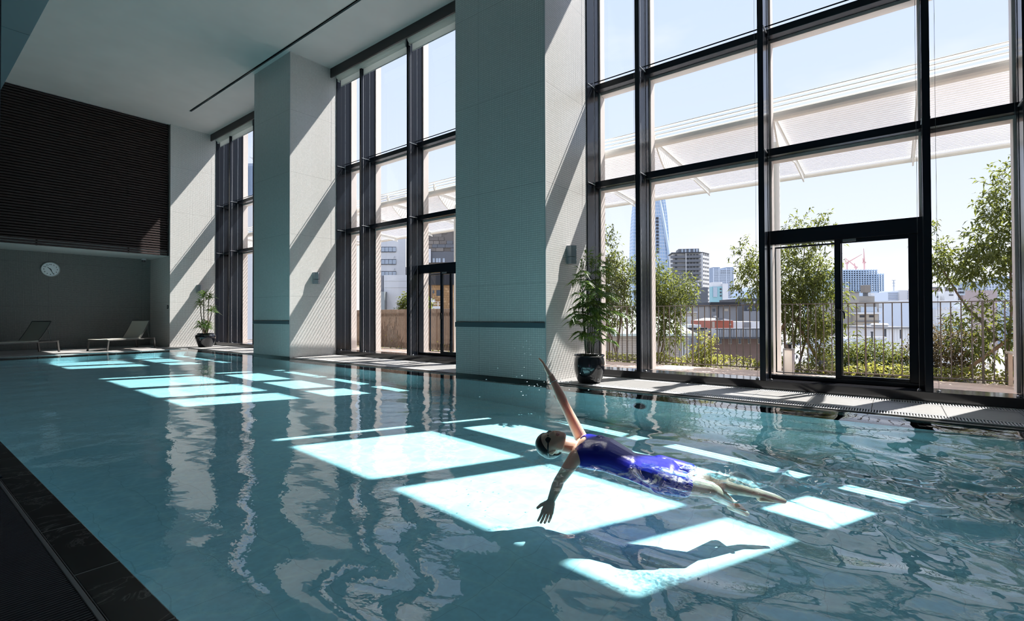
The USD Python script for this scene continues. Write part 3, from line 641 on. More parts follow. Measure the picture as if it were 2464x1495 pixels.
tree("tree", "large staked tree behind the round white post", (10.6, 1.55, -0.1),
     [((0, 0.05, 0), (10.6, 1.75, 2.6)), ((0.1, 0, 0), (10.7, 1.3, 2.4)), ((0, -0.1, 0), (10.5, 1.05, 2.0)), ((0, 0.15, 0), (10.4, 2.1, 1.8))],
     [((10.6, 1.55, 1.75), (0.45, 0.62, 0.55), 230), ((10.6, 1.30, 1.15), (0.42, 0.62, 0.5), 180), ((10.6, 2.20, 1.7), (0.3, 0.25, 0.45), 50), ((10.6, 1.25, 2.45), (0.3, 0.40, 0.4), 55), ((10.6, 2.35, 2.2), (0.12, 0.14, 0.35), 14), ((10.6, 1.2, 0.55), (0.35, 0.65, 0.35), 70), ((10.6, 0.92, 1.6), (0.25, 0.16, 0.4), 25)], 23,
     stakes=[((10.45, 2.15, -0.1), (10.6, 1.55, 1.0)), ((10.4, 0.95, -0.1), (10.6, 1.5, 1.0))])
tree("tree", "tall staked tree at the far right edge with a thin side branch", (10.5, -1.35, -0.1),
     [((0, 0.0, 0), (10.55, -1.45, 3.2)), ((0.1, -0.06, 0), (10.6, -1.75, 2.6)), ((0, 0.1, 0.7), (10.5, -0.35, 2.2)), ((0, -0.3, 0), (10.55, -1.85, 1.6))],
     [((10.55, -1.48, 2.75), (0.3, 0.36, 0.5), 95), ((10.55, -1.45, 2.2), (0.35, 0.42, 0.4), 100), ((10.55, -1.2, 1.75), (0.35, 0.55, 0.28), 110), ((10.55, -0.75, 1.7), (0.25, 0.30, 0.28), 45), ((10.5, -0.5, 2.05), (0.14, 0.16, 0.38), 26), ((10.5, -1.05, 0.75), (0.3, 0.38, 0.4), 70), ((10.55, -1.65, 0.9), (0.3, 0.3, 0.6), 50), ((10.55, -1.75, 2.3), (0.3, 0.35, 0.5), 60)], 24,
     stakes=[((10.35, -0.65, -0.1), (10.6, -1.7, 0.95)), ((10.7, -1.8, -0.1), (10.65, -1.62, 1.9))])
tree("tree", "small open tree in front of the white office seen in the left window bay", (10.8, 12.4, -0.1),
     [((0, 0.1, 0), (10.8, 12.3, 1.5)), ((0.1, 0, 0), (10.8, 12.8, 1.4)), ((0, -0.1, 0), (10.7, 12.0, 1.3))],
     [((10.8, 12.4, 1.35), (0.35, 0.50, 0.42), 110), ((10.8, 12.1, 1.0), (0.35, 0.45, 0.3), 50), ((10.8, 12.75, 0.9), (0.35, 0.4, 0.3), 40)], 25, L=0.12, W=0.045)
tree("tree", "bright tree glimpsed in the far window bay beside the second column", (10.9, 20.3, -0.1),
     [((0, 0.1, 0), (10.9, 20.1, 2.4)), ((0.1, 0, 0), (10.9, 20.7, 2.2))],
     [((10.9, 20.3, 1.9), (0.5, 0.8, 0.8), 150), ((10.9, 20.2, 0.9), (0.5, 0.8, 0.7), 130)], 26, m="leaf_light", L=0.14, W=0.05)
tree("tree", "leafy tree half hidden by the front column's left edge", (10.9, 9.2, -0.1),
     [((0, 0.1, 0), (10.9, 9.2, 1.8)), ((0.1, 0, 0), (10.9, 9.0, 1.6))],
     [((10.9, 9.1, 1.2), (0.4, 0.35, 0.7), 80), ((10.9, 9.0, 0.6), (0.4, 0.5, 0.5), 50)], 27, m="leaf_light")
tree("shrub", "dark reddish rounded shrub behind the railing at the right", (10.9, -0.65, -0.1), [((0, 0.1, 0), (10.9, -0.6, 0.6)), ((0, -0.1, 0), (10.9, -0.8, 0.6))],
     [((10.9, -0.72, 0.40), (0.42, 0.40, 0.38), 240), ((10.9, -0.50, 0.22), (0.4, 0.42, 0.26), 90)], 31, m="leaf_red", L=0.045, W=0.024, cat="shrub")
tree("shrub", "low olive green shrub seen through the sliding door", (11.0, 0.62, -0.1), [((0, 0.1, 0), (11.0, 0.7, 0.5)), ((0, -0.1, 0), (11.0, 0.4, 0.5))],
     [((11.0, 0.72, 0.12), (0.40, 0.30, 0.18), 150), ((11.0, 0.30, 0.20), (0.40, 0.34, 0.20), 170), ((11.0, 0.0, 0.14), (0.40, 0.25, 0.2), 90)], 32, m="leaf", L=0.05, W=0.026, cat="shrub")
tree("shrub", "bright conical young shrub standing up from the hedge", (10.4, 3.15, -0.1), [((0, 0, 0), (10.4, 3.08, 0.45))],
     [((10.4, 3.08, 0.36), (0.06, 0.07, 0.20), 26), ((10.4, 3.10, 0.10), (0.12, 0.20, 0.16), 26)], 33, m="leaf_light", L=0.07, W=0.03, cat="shrub")
tree("shrub", "narrow pale green upright shrub beside the door handle", (10.4, 1.05, -0.1), [((0, 0, 0), (10.4, 1.05, 0.85))],
     [((10.4, 1.05, 0.55), (0.10, 0.09, 0.42), 60), ((10.4, 1.05, 0.1), (0.2, 0.2, 0.25), 40)], 34, m="leaf_light", L=0.05, W=0.016, cat="shrub")
def hedge(label, ya, yb, seed, m, h=0.22, x=10.25, n=None):
    rng = np.random.default_rng(seed); n = n or int((yb - ya) * 420)
    y = rng.uniform(ya, yb, n); z = rng.random(n) ** 0.6 * h * (0.75 + 0.5 * meshkit.noise(np.stack([y * 3, y * 0, y * 0], 1), seed)) - 0.06
    P = np.stack([x + rng.normal(0, 0.16, n), y, z], 1)
    obj("hedge", leaves(P, rng.normal(0, 0.7, (n, 3)) + [0, 0, 0.5], 0.085, 0.036, rng), M[m], label=label, cat="hedge", kind="stuff")
hedge("low yellow green hedge along the foot of the railing", -2.5, 8.0, 41, "leaf_light")
hedge("low green planting behind the wooden slat fence", 8.2, 21.5, 42, "leaf_light", 0.4)

# ------------------------------------------------------------ the city, set out on a street grid
HY = lambda px: 761.2 - 0.00302 * (px - 1232)
GA = math.radians(YAW); LAT = np.array([math.cos(GA), -math.sin(GA)]); DEP = np.array([math.sin(GA), math.cos(GA)])
def cm(name, c, rough=0.6, spec=0.3): M[name] = plain(name, c, rough, spec=spec); return M[name]
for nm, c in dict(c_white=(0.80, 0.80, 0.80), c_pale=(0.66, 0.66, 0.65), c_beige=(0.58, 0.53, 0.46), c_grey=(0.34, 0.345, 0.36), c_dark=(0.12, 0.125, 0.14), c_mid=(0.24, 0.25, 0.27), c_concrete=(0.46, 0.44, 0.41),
                  c_red=(0.52, 0.20, 0.14), c_brown=(0.26, 0.19, 0.165), c_tan=(0.50, 0.33, 0.18), c_roof=(0.06, 0.062, 0.07), c_mint=(0.70, 0.76, 0.70), c_blue=(0.34, 0.45, 0.60), c_blue2=(0.44, 0.54, 0.66), c_haze=(0.58, 0.63, 0.70), c_hazed=(0.30, 0.35, 0.43), c_stone=(0.27, 0.245, 0.225), c_stone2=(0.34, 0.31, 0.28), c_crane=(0.62, 0.34, 0.32), c_teal=(0.40, 0.62, 0.66)).items(): cm(nm, c if nm in ("c_haze", "c_hazed", "c_blue", "c_blue2", "c_crane", "c_glass_pale") else tuple(0.80 * np.array(c) ** 1.3))  # haze and blue tones have aerial haze mixed into their colour
cm("c_brown2", (0.36, 0.29, 0.28)); cm("c_teal2", (0.30, 0.42, 0.45)); cm("c_mid2", (0.28, 0.31, 0.31)); cm("c_tan2", (0.42, 0.26, 0.13)); cm("c_glass", (0.05, 0.06, 0.075), 0.15, 0.5); cm("c_glass_pale", (0.35, 0.40, 0.46), 0.2, 0.5)
cm("c_siding", (0.42, 0.37, 0.32), 0.7)
class City:
    def __init__(s, name, label, px, D, cat="building", group=None):
        s.px, s.D = px, D; k = (px - 1232) / FPX * D
        s.t = thing(name, label, cat, group, loc=(*(LAT * k + DEP * D), 0), rotz=-YAW)
    def x(s, px): return (px - s.px) / FPX * s.D
    def z(s, py): return CAM_H + (HY(s.px) - py) / FPX * s.D
    def block(s, name, x0, x1, y0, y1, m, front=0.0, depth=8.0, parent=None, bev=0.0, sink=False):
        return obj(name, box(s.x(x0), s.x(x1), front, front + depth, -18.0 if y1 is None else s.z(y1), s.z(y0), bev), M[m], parent or s.t)
    def win(s, x0, x1, y0, y1, m="c_glass", parent=None, name="window", front=0.0):
        return obj(name, box(s.x(x0), s.x(x1), front - 0.0006 * s.D, front + 0.05, s.z(y1), s.z(y0)), M[m], parent or s.t)
obj("city_ground", box(-500, 1500, -900, 1200, -18.4, -18.0), M["asphalt"], kind="structure", label="distant street level far below the terrace")

# glass tower with the curved sides
def glass_tower():
    D, pc = 420.0, 1563.0
    b = City("office_tower", "tall blue glass tower with gently bulging sides behind the trees", pc, D)
    zs = np.linspace(-18, b.z(395), 34)
    def hw(z):                                   # half widths from the outline
        py = HY(pc) - (z - CAM_H) / D * FPX
        return np.interp(py, [380, 430, 475, 520, 560, 600, 640, 800], [16, 27, 34.5, 39.5, 42, 43.5, 44.5, 45]) / FPX * D
    def shell(k, zz=zs):
        s = np.linspace(-1, 1, 13); v = []
        for z in zz:
            w = hw(z) * k
            for a in s: v.append((a * w, -math.sqrt(max(0, 1 - 0.55 * a * a)) * w * 0.55, z))
            for a in s[::-1]: v.append((a * w, math.sqrt(max(0, 1 - 0.55 * a * a)) * w * 0.55, z))
        n, m = len(zz), 26; i = np.arange(n * m).reshape(n, m); j = np.roll(i, -1, 1)
        q = np.stack([i[:-1], j[:-1], j[1:], i[1:]], -1).reshape(-1, 4)
        return np.array(v), q
    obj("tower_glazing", shell(1.0), M["tower_glass"], b.t)
    fl, vr, pan = [], [], []
    for py in np.arange(400, 760, 8.0):
        z = b.z(py); fl.append(shell(1.012, np.array([z - 0.25, z + 0.25])))
    obj("floor_band", join(*[(v, f) for v, f in fl]), M["c_haze"], b.t)
    for a in np.linspace(-0.86, 0.86, 13):
        p = [(a * hw(z), -math.sqrt(max(0, 1 - 0.55 * a * a)) * hw(z) * 0.55 - 0.15, z) for z in zs]
        obj("tower_mullion", tube(p, 0.22, 4), M["c_haze"], b.t)
    p = [(hw(z) * np.interp(HY(pc) - (z - CAM_H) / D * FPX, [475, 640], [0.55, 1.0]), -hw(z) * 0.5, z) for z in zs]
    obj("corner_fin", tube(p, np.full(len(p), 1.3), 4), M["c_blue2"], b.t)
    for k in range(11):
        y0 = 527 + 8.0 * k; a = 0.28
        w = hw(b.z(y0)); yy = -math.sqrt(1 - 0.55 * a * a) * w * 0.55
        obj("tower_vent", box(b.x(1573.2), b.x(1578.8), yy - 0.8, yy + 0.5, b.z(y0 + 5), b.z(y0)), M["c_dark"], b.t)
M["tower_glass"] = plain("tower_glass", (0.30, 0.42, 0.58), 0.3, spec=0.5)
glass_tower()

# apartment block: corner towards us, dark parapets left, white balconies right
def apartments():
    D = 150.0; s = D / FPX
    b = City("apartment_block", "grey apartment block with dark balcony bands and a rooftop screen", 1685, D)
    A = math.radians(-26)                       # left face runs back to the left, right face to the right
    z0, zt = -18.0, b.z(609)
    fl, fr = 66 * s, 40 * s
    def face(m, mesh, part, left):
        v, f = mesh; v = np.array(v)
        ang = math.radians(9) if left else math.radians(48)
        R = np.array([[math.cos(ang), -math.sin(ang)], [math.sin(ang), math.cos(ang)]]) if not left else np.array([[math.cos(-ang), -math.sin(-ang)], [math.sin(-ang), math.cos(-ang)]])
        v[:, :2] = v[:, :2] @ R.T
        return obj(part, (v, f), M[m], b.t)
    face("c_pale", box(-fl + 0.4, 0, 0, 7.0, z0, zt), "left_block", True)
    face("c_pale", box(0, fr, 0, 7.0, z0, zt), "right_block", False)
    obj("roof_slab", join(*[(lambda v, f, a: (np.stack([v[:, 0] * math.cos(a) - v[:, 1] * math.sin(a), v[:, 0] * math.sin(a) + v[:, 1] * math.cos(a), v[:, 2]], 1), f))(*box(*q, zt, zt + 0.25), ang) for q, ang in (((-fl - 0.1, 0.1, -0.95, 6.0), math.radians(-9)), ((-0.1, fr + 0.2, -0.9, 6.0), math.radians(48)))]), M["c_dark"], b.t)
    dz = 10.0 * s
    for k in range(13):
        z = b.z(616 + 10.0 * k)
        face("c_mid", box(-fl - 0.3, 0.05, -0.9, 0.02, z - 0.62 * 1.0, z + 0.12), "balcony_band", True)
        face("c_white", box(0.1, fr, -0.9, 0.0, z - 0.55, z + 0.1), "white_balcony", False)
        for q in (-0.84, -0.42, -0.31, -0.2, -0.09): face("c_glass", box(fl * q - 0.3, fl * q + 0.35, -0.06, 0.05, z + 0.16, z + 0.62), "window", True)
        for q in (0.05, 0.38, 0.70): face("c_glass", box(fr * q, fr * (q + 0.24), -0.06, 0.05, z + 0.14, z + 0.72), "window", False)
    face("c_pale", box(-fl * 0.52, -fl * 0.49, -0.95, 0.0, z0, zt), "pier", True)
    for q in np.linspace(0, 1, 4): face("c_white", box(fr * q - 0.05, fr * q + 0.05, -0.95, 0.0, z0, zt), "balcony_fin", False)
    face("c_mid", box(-fl * 0.72, 0.0, 1.2, 6.0, zt + 0.25, zt + 1.55), "roof_screen", True)
    for q in (-0.62, -0.50, -0.36, -0.20, -0.10): face("c_glass_pale", box(fl * q, fl * (q + 0.06), 1.14, 1.25, zt + 0.35, zt + 1.45), "screen_panel", True)
    face("c_haze", box(0.6, fr * 0.66, 1.0, 4.0, zt + 0.25, zt + 1.4), "roof_screen", False)
apartments()

def slab_tower():
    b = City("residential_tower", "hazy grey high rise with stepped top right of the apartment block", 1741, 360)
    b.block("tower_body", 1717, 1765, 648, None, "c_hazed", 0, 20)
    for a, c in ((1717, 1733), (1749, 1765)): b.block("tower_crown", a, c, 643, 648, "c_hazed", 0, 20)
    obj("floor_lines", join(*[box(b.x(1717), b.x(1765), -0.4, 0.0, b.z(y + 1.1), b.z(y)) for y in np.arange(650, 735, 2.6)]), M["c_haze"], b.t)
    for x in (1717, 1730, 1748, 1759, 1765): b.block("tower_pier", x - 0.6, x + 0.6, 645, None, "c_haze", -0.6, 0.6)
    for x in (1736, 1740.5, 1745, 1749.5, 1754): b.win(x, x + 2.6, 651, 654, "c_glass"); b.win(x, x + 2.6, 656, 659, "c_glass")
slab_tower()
b = City("office_building", "small building with a pale teal glass front below the hazy tower", 1731, 190)
b.block("front_block", 1714, 1738, 690, None, "c_teal", 0, 12); b.block("side_block", 1738, 1751, 683, None, "c_white", -0.5, 12); b.block("roof_sign", 1716, 1740, 679, 690, "c_white", 0.5, 4)
for y in (694, 702, 710): b.win(1732.5, 1736.5, y, y + 4)
b.block("glass_strip", 1716, 1725.5, 691, 715, "c_glass_pale", -0.3, 0.5)
b = City("grey_block", "windowless dark grey block with a water tank on its roof", 1671, 62)
b.block("front_wall", 1637, 1704, 692, None, "c_mid", 0, 9); b.block("roof_tank", 1685, 1698, 674, 690, "c_grey", 1, 0.8, bev=0.08); b.block("tank_stand", 1684, 1692, 690, 692, "c_dark", 0.9, 1.0)
b.win(1682, 1687, 702, 707, "c_pale", name="vent_window"); b.block("balcony_canopy", 1640, 1666, 698, 702, "c_white", -0.8, 0.9); b.block("balcony_recess", 1640, 1667, 702, 706, "c_dark", -0.1, 0.15)
for x in (1667, 1682): obj("satellite_dish", rot(lathe([(0.001, 0.0), (0.12, 0.02), (0.22, 0.08)], 12), 62, (0, 1, 0.3), move=(b.x(x), 0.2, b.z(686))), M["c_white"], b.t)
b = City("grey_house", "grey walled house with a wide dark roof behind the railing", 1742, 52)
b.block("house_wall", 1705, 1775, 734, None, "c_grey", 0, 6)
v, f = extrude([(b.x(1702), b.z(737)), (b.x(1780), b.z(737)), (b.x(1777), b.z(727.5)), (b.x(1707), b.z(727.5))], 6.8); obj("house_roof", (np.stack([v[:, 0], v[:, 2] - 0.4, v[:, 1]], 1), f), M["c_roof"], b.t)
w = b.win(1715, 1721, 743, 750); w = b.win(1743, 1752, 743, 749, "c_beige")
b.block("drain_pipe", 1728, 1729, 737, None, "c_dark", -0.1, 0.1); b.block("air_unit", 1716, 1722, 760, 764, "c_pale", -0.4, 0.4)
b = City("dark_office", "dark grey office with a strip of pale windows left of the third mullion", 1812, 75)
b.block("office_wall", 1791, 1838, 718, None, "c_dark", 0, 9)
for x in (1796, 1801, 1806.5, 1813): b.win(x, x + 4.4, 725, 730, "c_pale")
for x in (1797, 1806, 1813): b.win(x, x + 4.4, 741, 747, "c_mid")
b.block("lower_block", 1787, 1838, 749, None, "c_grey", -2.0, 2.0)
b = City("glass_office", "hazy blue glass office above the dark one", 1815, 210)
b.block("glass_front", 1792, 1840, 702, None, "c_blue2", 0, 12); b.block("glass_top", 1795, 1840, 692, 702, "c_haze", 1, 10)
for x in np.arange(1793, 1840, 3.4): b.block("glass_fin", x, x + 0.5, 703, 716, "c_white", -0.3, 0.3)
b = City("distant_block", "pale stepped block between the grey house and the dark office", 1783, 230)
b.block("block_wall", 1771, 1793, 717, None, "c_haze", 0, 10)
for y in (730, 735, 740, 745): b.win(1776, 1792, y, y + 2.2, "c_hazed")
b = City("red_annexe", "salmon red rooftop annexe with a small round vent", 1740, 37)
b.block("red_wall", 1709, 1764, 772, 791, "c_red", 0, 4); b.block("pale_panel", 1713, 1719, 774, 789, "c_beige", -0.05, 0.1)
b.block("pale_wall", 1764, 1845, 775, 791, "c_white", 0.1, 4); b.block("grey_panel", 1792, 1807, 776, 790, "c_grey", 0.02, 0.1)
v, f = extrude([(b.x(1709), b.z(772)), (b.x(1766), b.z(772)), (b.x(1738), b.z(766))], 3.6); obj("white_roof", (np.stack([v[:, 0], v[:, 2], v[:, 1]], 1), f), M["c_white"], b.t)
obj("round_vent", shift(rot(cyl((0, 0, 0), (0, 0.06, 0), 0.07, 14), 0), (b.x(1756), -0.05, b.z(781))), M["c_white"], b.t)
b.block("roof_units", 1724, 1735, 765, 770, "c_mid", -0.3, 0.5)
b = City("brown_house", "brown house with a long slatted balcony and small dark windows", 1772, 34)
b.block("house_wall", 1710, 1850, 812, None, "c_brown", 0, 6); b.block("balcony_floor", 1708, 1850, 810, 814, "c_dark", -0.9, 1.0); b.block("balcony_back", 1712, 1850, 790, 811, "c_pale", -0.1, 0.2); b.block("balcony_rail", 1708, 1850, 790.5, 792.5, "c_dark", -0.9, 0.06)
for x in np.arange(1711, 1848, 5.6): b.block("balcony_slat", x, x + 3.6, 792.5, 810, "c_grey" if int(x) % 2 else "c_mid", -0.88, 0.03)
for x in (1728, 1752, 1775, 1798, 1822): w = b.win(x, x + 8, 815, 828, "c_beige", name="window_frame"); b.win(x + 1, x + 7, 816, 827, "c_glass", w, "window_pane", -0.03)
b = City("beige_house", "narrow beige house squeezed beside the dark grey block", 1660, 50)
b.block("house_wall", 1641, 1676, 752, None, "c_beige", 0, 5); b.block("side_wall", 1641, 1662, 762, None, "c_pale", -0.3, 0.4); b.block("parapet", 1640, 1677, 750.5, 753, "c_pale", -0.1, 0.3)
b = City("white_roof_house", "house with a large pale hipped roof and brown siding below the trees", 1570, 24)
zr, ze = b.z(742), b.z(806); xl, xr = b.x(1395), b.x(1680)
v = np.array([(xl, 0, ze), (xr, 0, ze), (xr, 7, ze), (xl, 7, ze), (xl + 2, 3.5, zr), (xr - 1.2, 3.5, zr)]); v[:4, 2] += 0.0
obj("hipped_roof", (v, np.array([(0, 1, 5), (0, 5, 4), (1, 2, 5), (2, 3, 4), (2, 4, 5), (3, 0, 4), (0, 2, 1), (0, 3, 2)])), M["c_mint"], b.t)
b.block("roof_edge", 1395, 1680, 803, 809, "c_mint", -0.05, 0.3)
k = b.block("house_wall", 1395, 1638, 809, None, "c_siding", 0.3, 6)
for i in range(14): b.block("siding_board", 1395, 1638, 812 + i * 4.2, 815.4 + i * 4.2, "c_siding", 0.27, 0.05)
b.block("grey_wall", 1640, 1662, 812, None, "c_pale", 0.3, 3)
for i in range(4): b.block("ladder_rung", 1643, 1660, 817 + i * 4, 818 + i * 4, "c_mid", -0.2, 0.05)
for x in (1641, 1660.5): b.block("ladder_rail", x, x + 1.2, 813, 880, "c_dark", -0.22, 0.06)
b = City("grey_annexe", "plain grey annexe with a flat white roof beside the hipped roof", 1678, 27)
b.block("annexe_wall", 1655, 1696, 792, None, "c_grey", 0, 4); b.block("roof_edge", 1650, 1698, 789, 793, "c_roof", -0.2, 4.3); b.block("roof_box", 1665, 1695, 782, 789, "c_white", 0.5, 2); b.win(1678, 1682, 800, 850, "c_dark", name="wall_slot"); b.block("side_strip", 1697, 1707, 790, None, "c_beige", 0.2, 3)

# seen through the sliding door
b = City("concrete_building", "weathered concrete building with a round tank on its stair tower", 2077, 46)
b.block("main_wall", 2038, 2115, 728, None, "c_concrete", 0, 6); t2 = b.block("stair_tower", 2038, 2068, 703, 728, "c_concrete", 0, 4); b.block("tower_cap", 2037, 2069, 701.5, 704, "c_mid", -0.1, 4.2); b.block("roof_room", 2072, 2120, 712, 728, "c_concrete", 0.8, 4)
obj("round_tank", shift(lathe([(0.19, 0), (0.19, 0.36), (0.15, 0.43), (0.0005, 0.46)], 18), (b.x(2055.5), 1.0, b.z(702))), M["c_beige"], b.t)
b.block("roof_tank", 2104, 2118, 684, 703, "c_stone2", 1.2, 0.6); b.block("tank_legs", 2106, 2116, 703, 712, "c_mid", 1.4, 0.2); b.block("white_unit", 2104, 2112, 705, 711, "c_white", 0.4, 0.4)
b.block("terrace_screen", 2063, 2101, 739, 752, "c_glass_pale", -0.5, 0.05); b.block("terrace_slab", 2049, 2103, 752, 756, "c_white", -0.9, 0.9); b.block("lower_front", 2051, 2101, 756, None, "c_beige", -0.6, 0.7)
for x in (2057.5, 2080): w = b.win(x, x + 12, 758.5, 764, "c_dark", front=-0.6)
for x in (2066, 2077, 2088): b.win(x, x + 10, 779, 786, "c_glass_pale" if x != 2088 else "c_dark", front=-0.6)
b.block("ledge", 2048, 2103, 772, 774, "c_mid", -0.8, 0.3); b.block("ledge", 2062, 2101, 787, 789, "c_white", -0.8, 0.3)
for k in range(6): b.win(2124 - 0, 2128, 738 + 9 * k, 742 + 9 * k, "c_dark") if k > 9 else b.win(2108, 2112, 744 + 9 * k, 749 + 9 * k, "c_mid")
b.block("drain_pipe", 2104, 2105, 728, None, "c_mid", -0.1, 0.1)
def construction():
    b = City("building_under_construction", "steel framed tower under construction topped by three cranes", 2060, 330)
    b.block("lower_facade", 1985, 2113, 700, None, "c_blue2", 0, 24)
    b.block("core", 1985, 2112, 662, 700, "c_hazed", 6, 14)
    for y in np.arange(650, 702, 5.0): b.block("floor_slab", 1985, 2113, y, y + 1.6, "c_blue2", 0, 18)
    for x in np.arange(1985, 2114, 6.2): b.block("frame_column", x, x + 1.3, 649, 702, "c_blue2", -0.5, 1.2)
    for y in np.arange(660, 745, 5.0): b.block("side_floor", 2113, 2132, y, y + 1.5, "c_blue2", 2, 14)
    for x in (2113, 2119, 2125, 2131): b.block("side_column", x, x + 1.1, 658, None, "c_blue2", 1.5, 1.2)
    for x, y0, jib in ((2055, 630, (2092, 609)), (2077, 640, (2050, 618)), (2097.5, 628, (2096.5, 595))):
        c = b.block("crane_mast", x - 0.7, x + 0.7, y0, 650, "c_crane", 6, 0.8)
        P = lambda px, py: np.array([b.x(px), 6.4, b.z(py)])
        obj("crane_jib", tube([P(x, y0), P(*jib)], [0.45, 0.15], 5), M["c_crane"], c); obj("crane_cab", box(b.x(x - 3), b.x(x + 3), 5.8, 7.2, b.z(y0 + 3), b.z(y0)), M["c_crane"], c)
        obj("crane_tower_head", tube([P(x - 2.5, y0), P(x - 3.5, y0 - 9)], 0.25, 5), M["c_crane"], c)
construction()
b = City("broad_office", "broad white office with striped windows and a mast on the roof", 2165, 260)
b.block("left_wing", 2137, 2161, 703, None, "c_haze", 0, 14); b.block("right_wing", 2161, 2235, 699, None, "c_white", -1, 14)
for y in np.arange(705, 740, 4.4): b.win(2138, 2160, y, y + 1.8, "c_hazed")
for y in np.arange(702, 722, 4.0): b.win(2180, 2182.4, y, y + 1.8, "c_hazed", front=-1)
m_ = b.block("roof_mast", 2165.3, 2166.7, 674, 699, "c_hazed", 4, 0.3)
for y, w in ((673, 4), (680, 3.2), (687, 2.4)): obj("mast_arm", box(b.x(2166 - w), b.x(2166 + w), 3.9, 4.4, b.z(y + 1), b.z(y)), M["c_hazed"], m_)
b = City("low_white_building", "low white building with grey windows to the right of the concrete one", 2165, 80)
b.block("front_wall", 2132, 2240, 741, None, "c_haze", 0, 8); b.block("upper_box", 2156, 2240, 724, 741, "c_pale", 1.5, 6); b.block("roof_edge", 2156, 2240, 723, 725, "c_white", 1.2, 6)
for x in (2168, 2176, 2182): b.win(x, x + 6, 750 + (x > 2170) * 2, 756, "c_mid")
b.win(2135, 2140, 748, 758, "c_dark"); b.block("roof_plant", 2143, 2158, 758, 770, "c_pale", -1.5, 1.0)
b = City("white_shed", "white panelled shed with a flat roof just above the shrubs", 2155, 30)
b.block("shed_wall", 2126, 2200, 790, None, "c_white", 0, 4); b.block("shed_roof", 2122, 2200, 787, 790.5, "c_grey", -0.2, 4.4); b.win(2127, 2131, 792, 815, "c_dark", name="door_slot"); b.win(2162, 2167, 794, 815, "c_dark", name="door_slot"); b.block("roof_hump", 2148, 2166, 779, 787, "c_white", 0.8, 1.2, bev=0.2)
for k in range(10): b.block("wall_panel", 2132 + k * 6.4, 2137.8 + k * 6.4, 792, 822, "c_white", -0.03, 0.05) if not (2160 < 2132 + k * 6.4 < 2168) else None
b = City("vent_post_building", "grey flat roof with a thick dark vent pipe in front of the concrete building", 2085, 24)
b.block("roof_deck", 2030, 2130, 815, None, "c_haze", 0, 3); obj("vent_pipe", cyl((b.x(2094), -0.1, b.z(836)), (b.x(2094), -0.1, b.z(800)), 0.042, 12), M["c_dark"], b.t); obj("vent_cap", cyl((b.x(2094), -0.1, b.z(801)), (b.x(2094), -0.1, b.z(798)), 0.055, 12), M["c_dark"], b.t); b.block("parapet", 2045, 2130, 811, 816, "c_white", -0.1, 0.3)

# right of the big mullion
b = City("brown_complex", "long brownish building on the skyline above the white roofs", 2300, 230)
b.block("left_part", 2236, 2276, 692, None, "c_brown2", 0, 12); b.block("roof_band", 2236, 2276, 691, 693.5, "c_mid", -0.4, 12); b.block("right_part", 2318, 2400, 699, None, "c_brown2", 0, 12); b.block("corner_part", 2300, 2330, 692, None, "c_grey", 1, 12)
for k in range(3): b.win(2240 + k * 10, 2246 + k * 10, 708, 713, "c_mid")
cm("c_brown2", (0.36, 0.29, 0.28)) if False else None
b = City("rooftop_sign_building", "white building carrying a pale sign board with two rows of dark letters", 2309, 120)
b.block("sign_board", 2300, 2318, 690, 711, "c_glass_pale", -0.5, 0.4); b.block("sign_post", 2296, 2300, 692, 728, "c_white", -0.6, 0.6); b.block("base_block", 2272, 2326, 723, None, "c_white", 0, 8)
def glyphs(b):
    # two rows of five and six blocky characters built from strokes
    G = [["h0", "h2", "v1"], ["h1", "v0", "d"], ["h0", "v2", "v1"], ["v0", "v2", "h2"], ["h1", "v1"], ["h0", "h2", "v2", "v0"]]
    for r, (y, n, sz) in enumerate(((693.6, 5, 2.5), (702.0, 6, 2.3))):
        for k in range(n):
            x0, q = 2302.2 + k * (13.6 / n) , sz * 0.9; ms = []
            for st in G[(k * 2 + r) % 6]:
                a = b.x(x0); w = q / FPX * b.D; z1 = b.z(y); h = 4.4 / FPX * b.D; tk = 0.085
                if st[0] == "h": zz = z1 - h * (0.08, 0.5, 0.92)[int(st[1])]; ms.append(box(a, a + w, -0.56, -0.5, zz - tk / 2, zz + tk / 2))
                elif st[0] == "v": xx = a + w * (0.1, 0.5, 0.9)[int(st[1])]; ms.append(box(xx - tk / 2, xx + tk / 2, -0.56, -0.5, z1 - h, z1))
                else: ms.append(rot(box(-w * 0.6, w * 0.6, -0.56, -0.5, -tk / 2, tk / 2), 40, (0, 1, 0), move=(a + w / 2, 0, z1 - h / 2)))
            obj("sign_letter", join(*ms), M["c_dark"], b.t)
glyphs(b)
b = City("white_stair_building", "white stair tower with one dark window left of the sign board", 2285, 100)
b.block("tower_wall", 2273, 2297, 701, None, "c_white", 0, 6); w = b.win(2284, 2294, 708.5, 712, "c_mid"); b.block("side_fin", 2277, 2279, 690, 702, "c_white", 0.5, 0.5); b.block("low_room", 2240, 2262, 710, None, "c_white", 0, 5); b.win(2254.5, 2258, 713, 717, "c_mid"); b.block("railing_hoop", 2262, 2270, 713, 722, "c_pale", 0.3, 0.1)
b = City("white_hall", "long white hall with a black line along its wall behind the railing", 2300, 55)
b.block("upper_wall", 2236, 2335, 727, None, "c_haze", 1, 6); b.block("roof_slab", 2236, 2325, 723, 727, "c_white", 0.6, 6.5); b.block("lower_wall", 2253, 2340, 744, None, "c_white", 0, 4); b.block("wall_line", 2254, 2306, 766.2, 767.6, "c_dark", -0.04, 0.06); b.block("base_band", 2252, 2300, 784, 795, "c_teal2", -0.3, 0.4); b.block("parapet", 2253, 2340, 739, 740.5, "c_white", -0.1, 0.1)
for k in range(9): b.block("parapet_post", 2256 + k * 9, 2258.5 + k * 9, 740, 745, "c_white", -0.1, 0.12)
b = City("lattice_tower_block", "blue grey high rise with a fine window grid behind the right tree", 2425, 300)
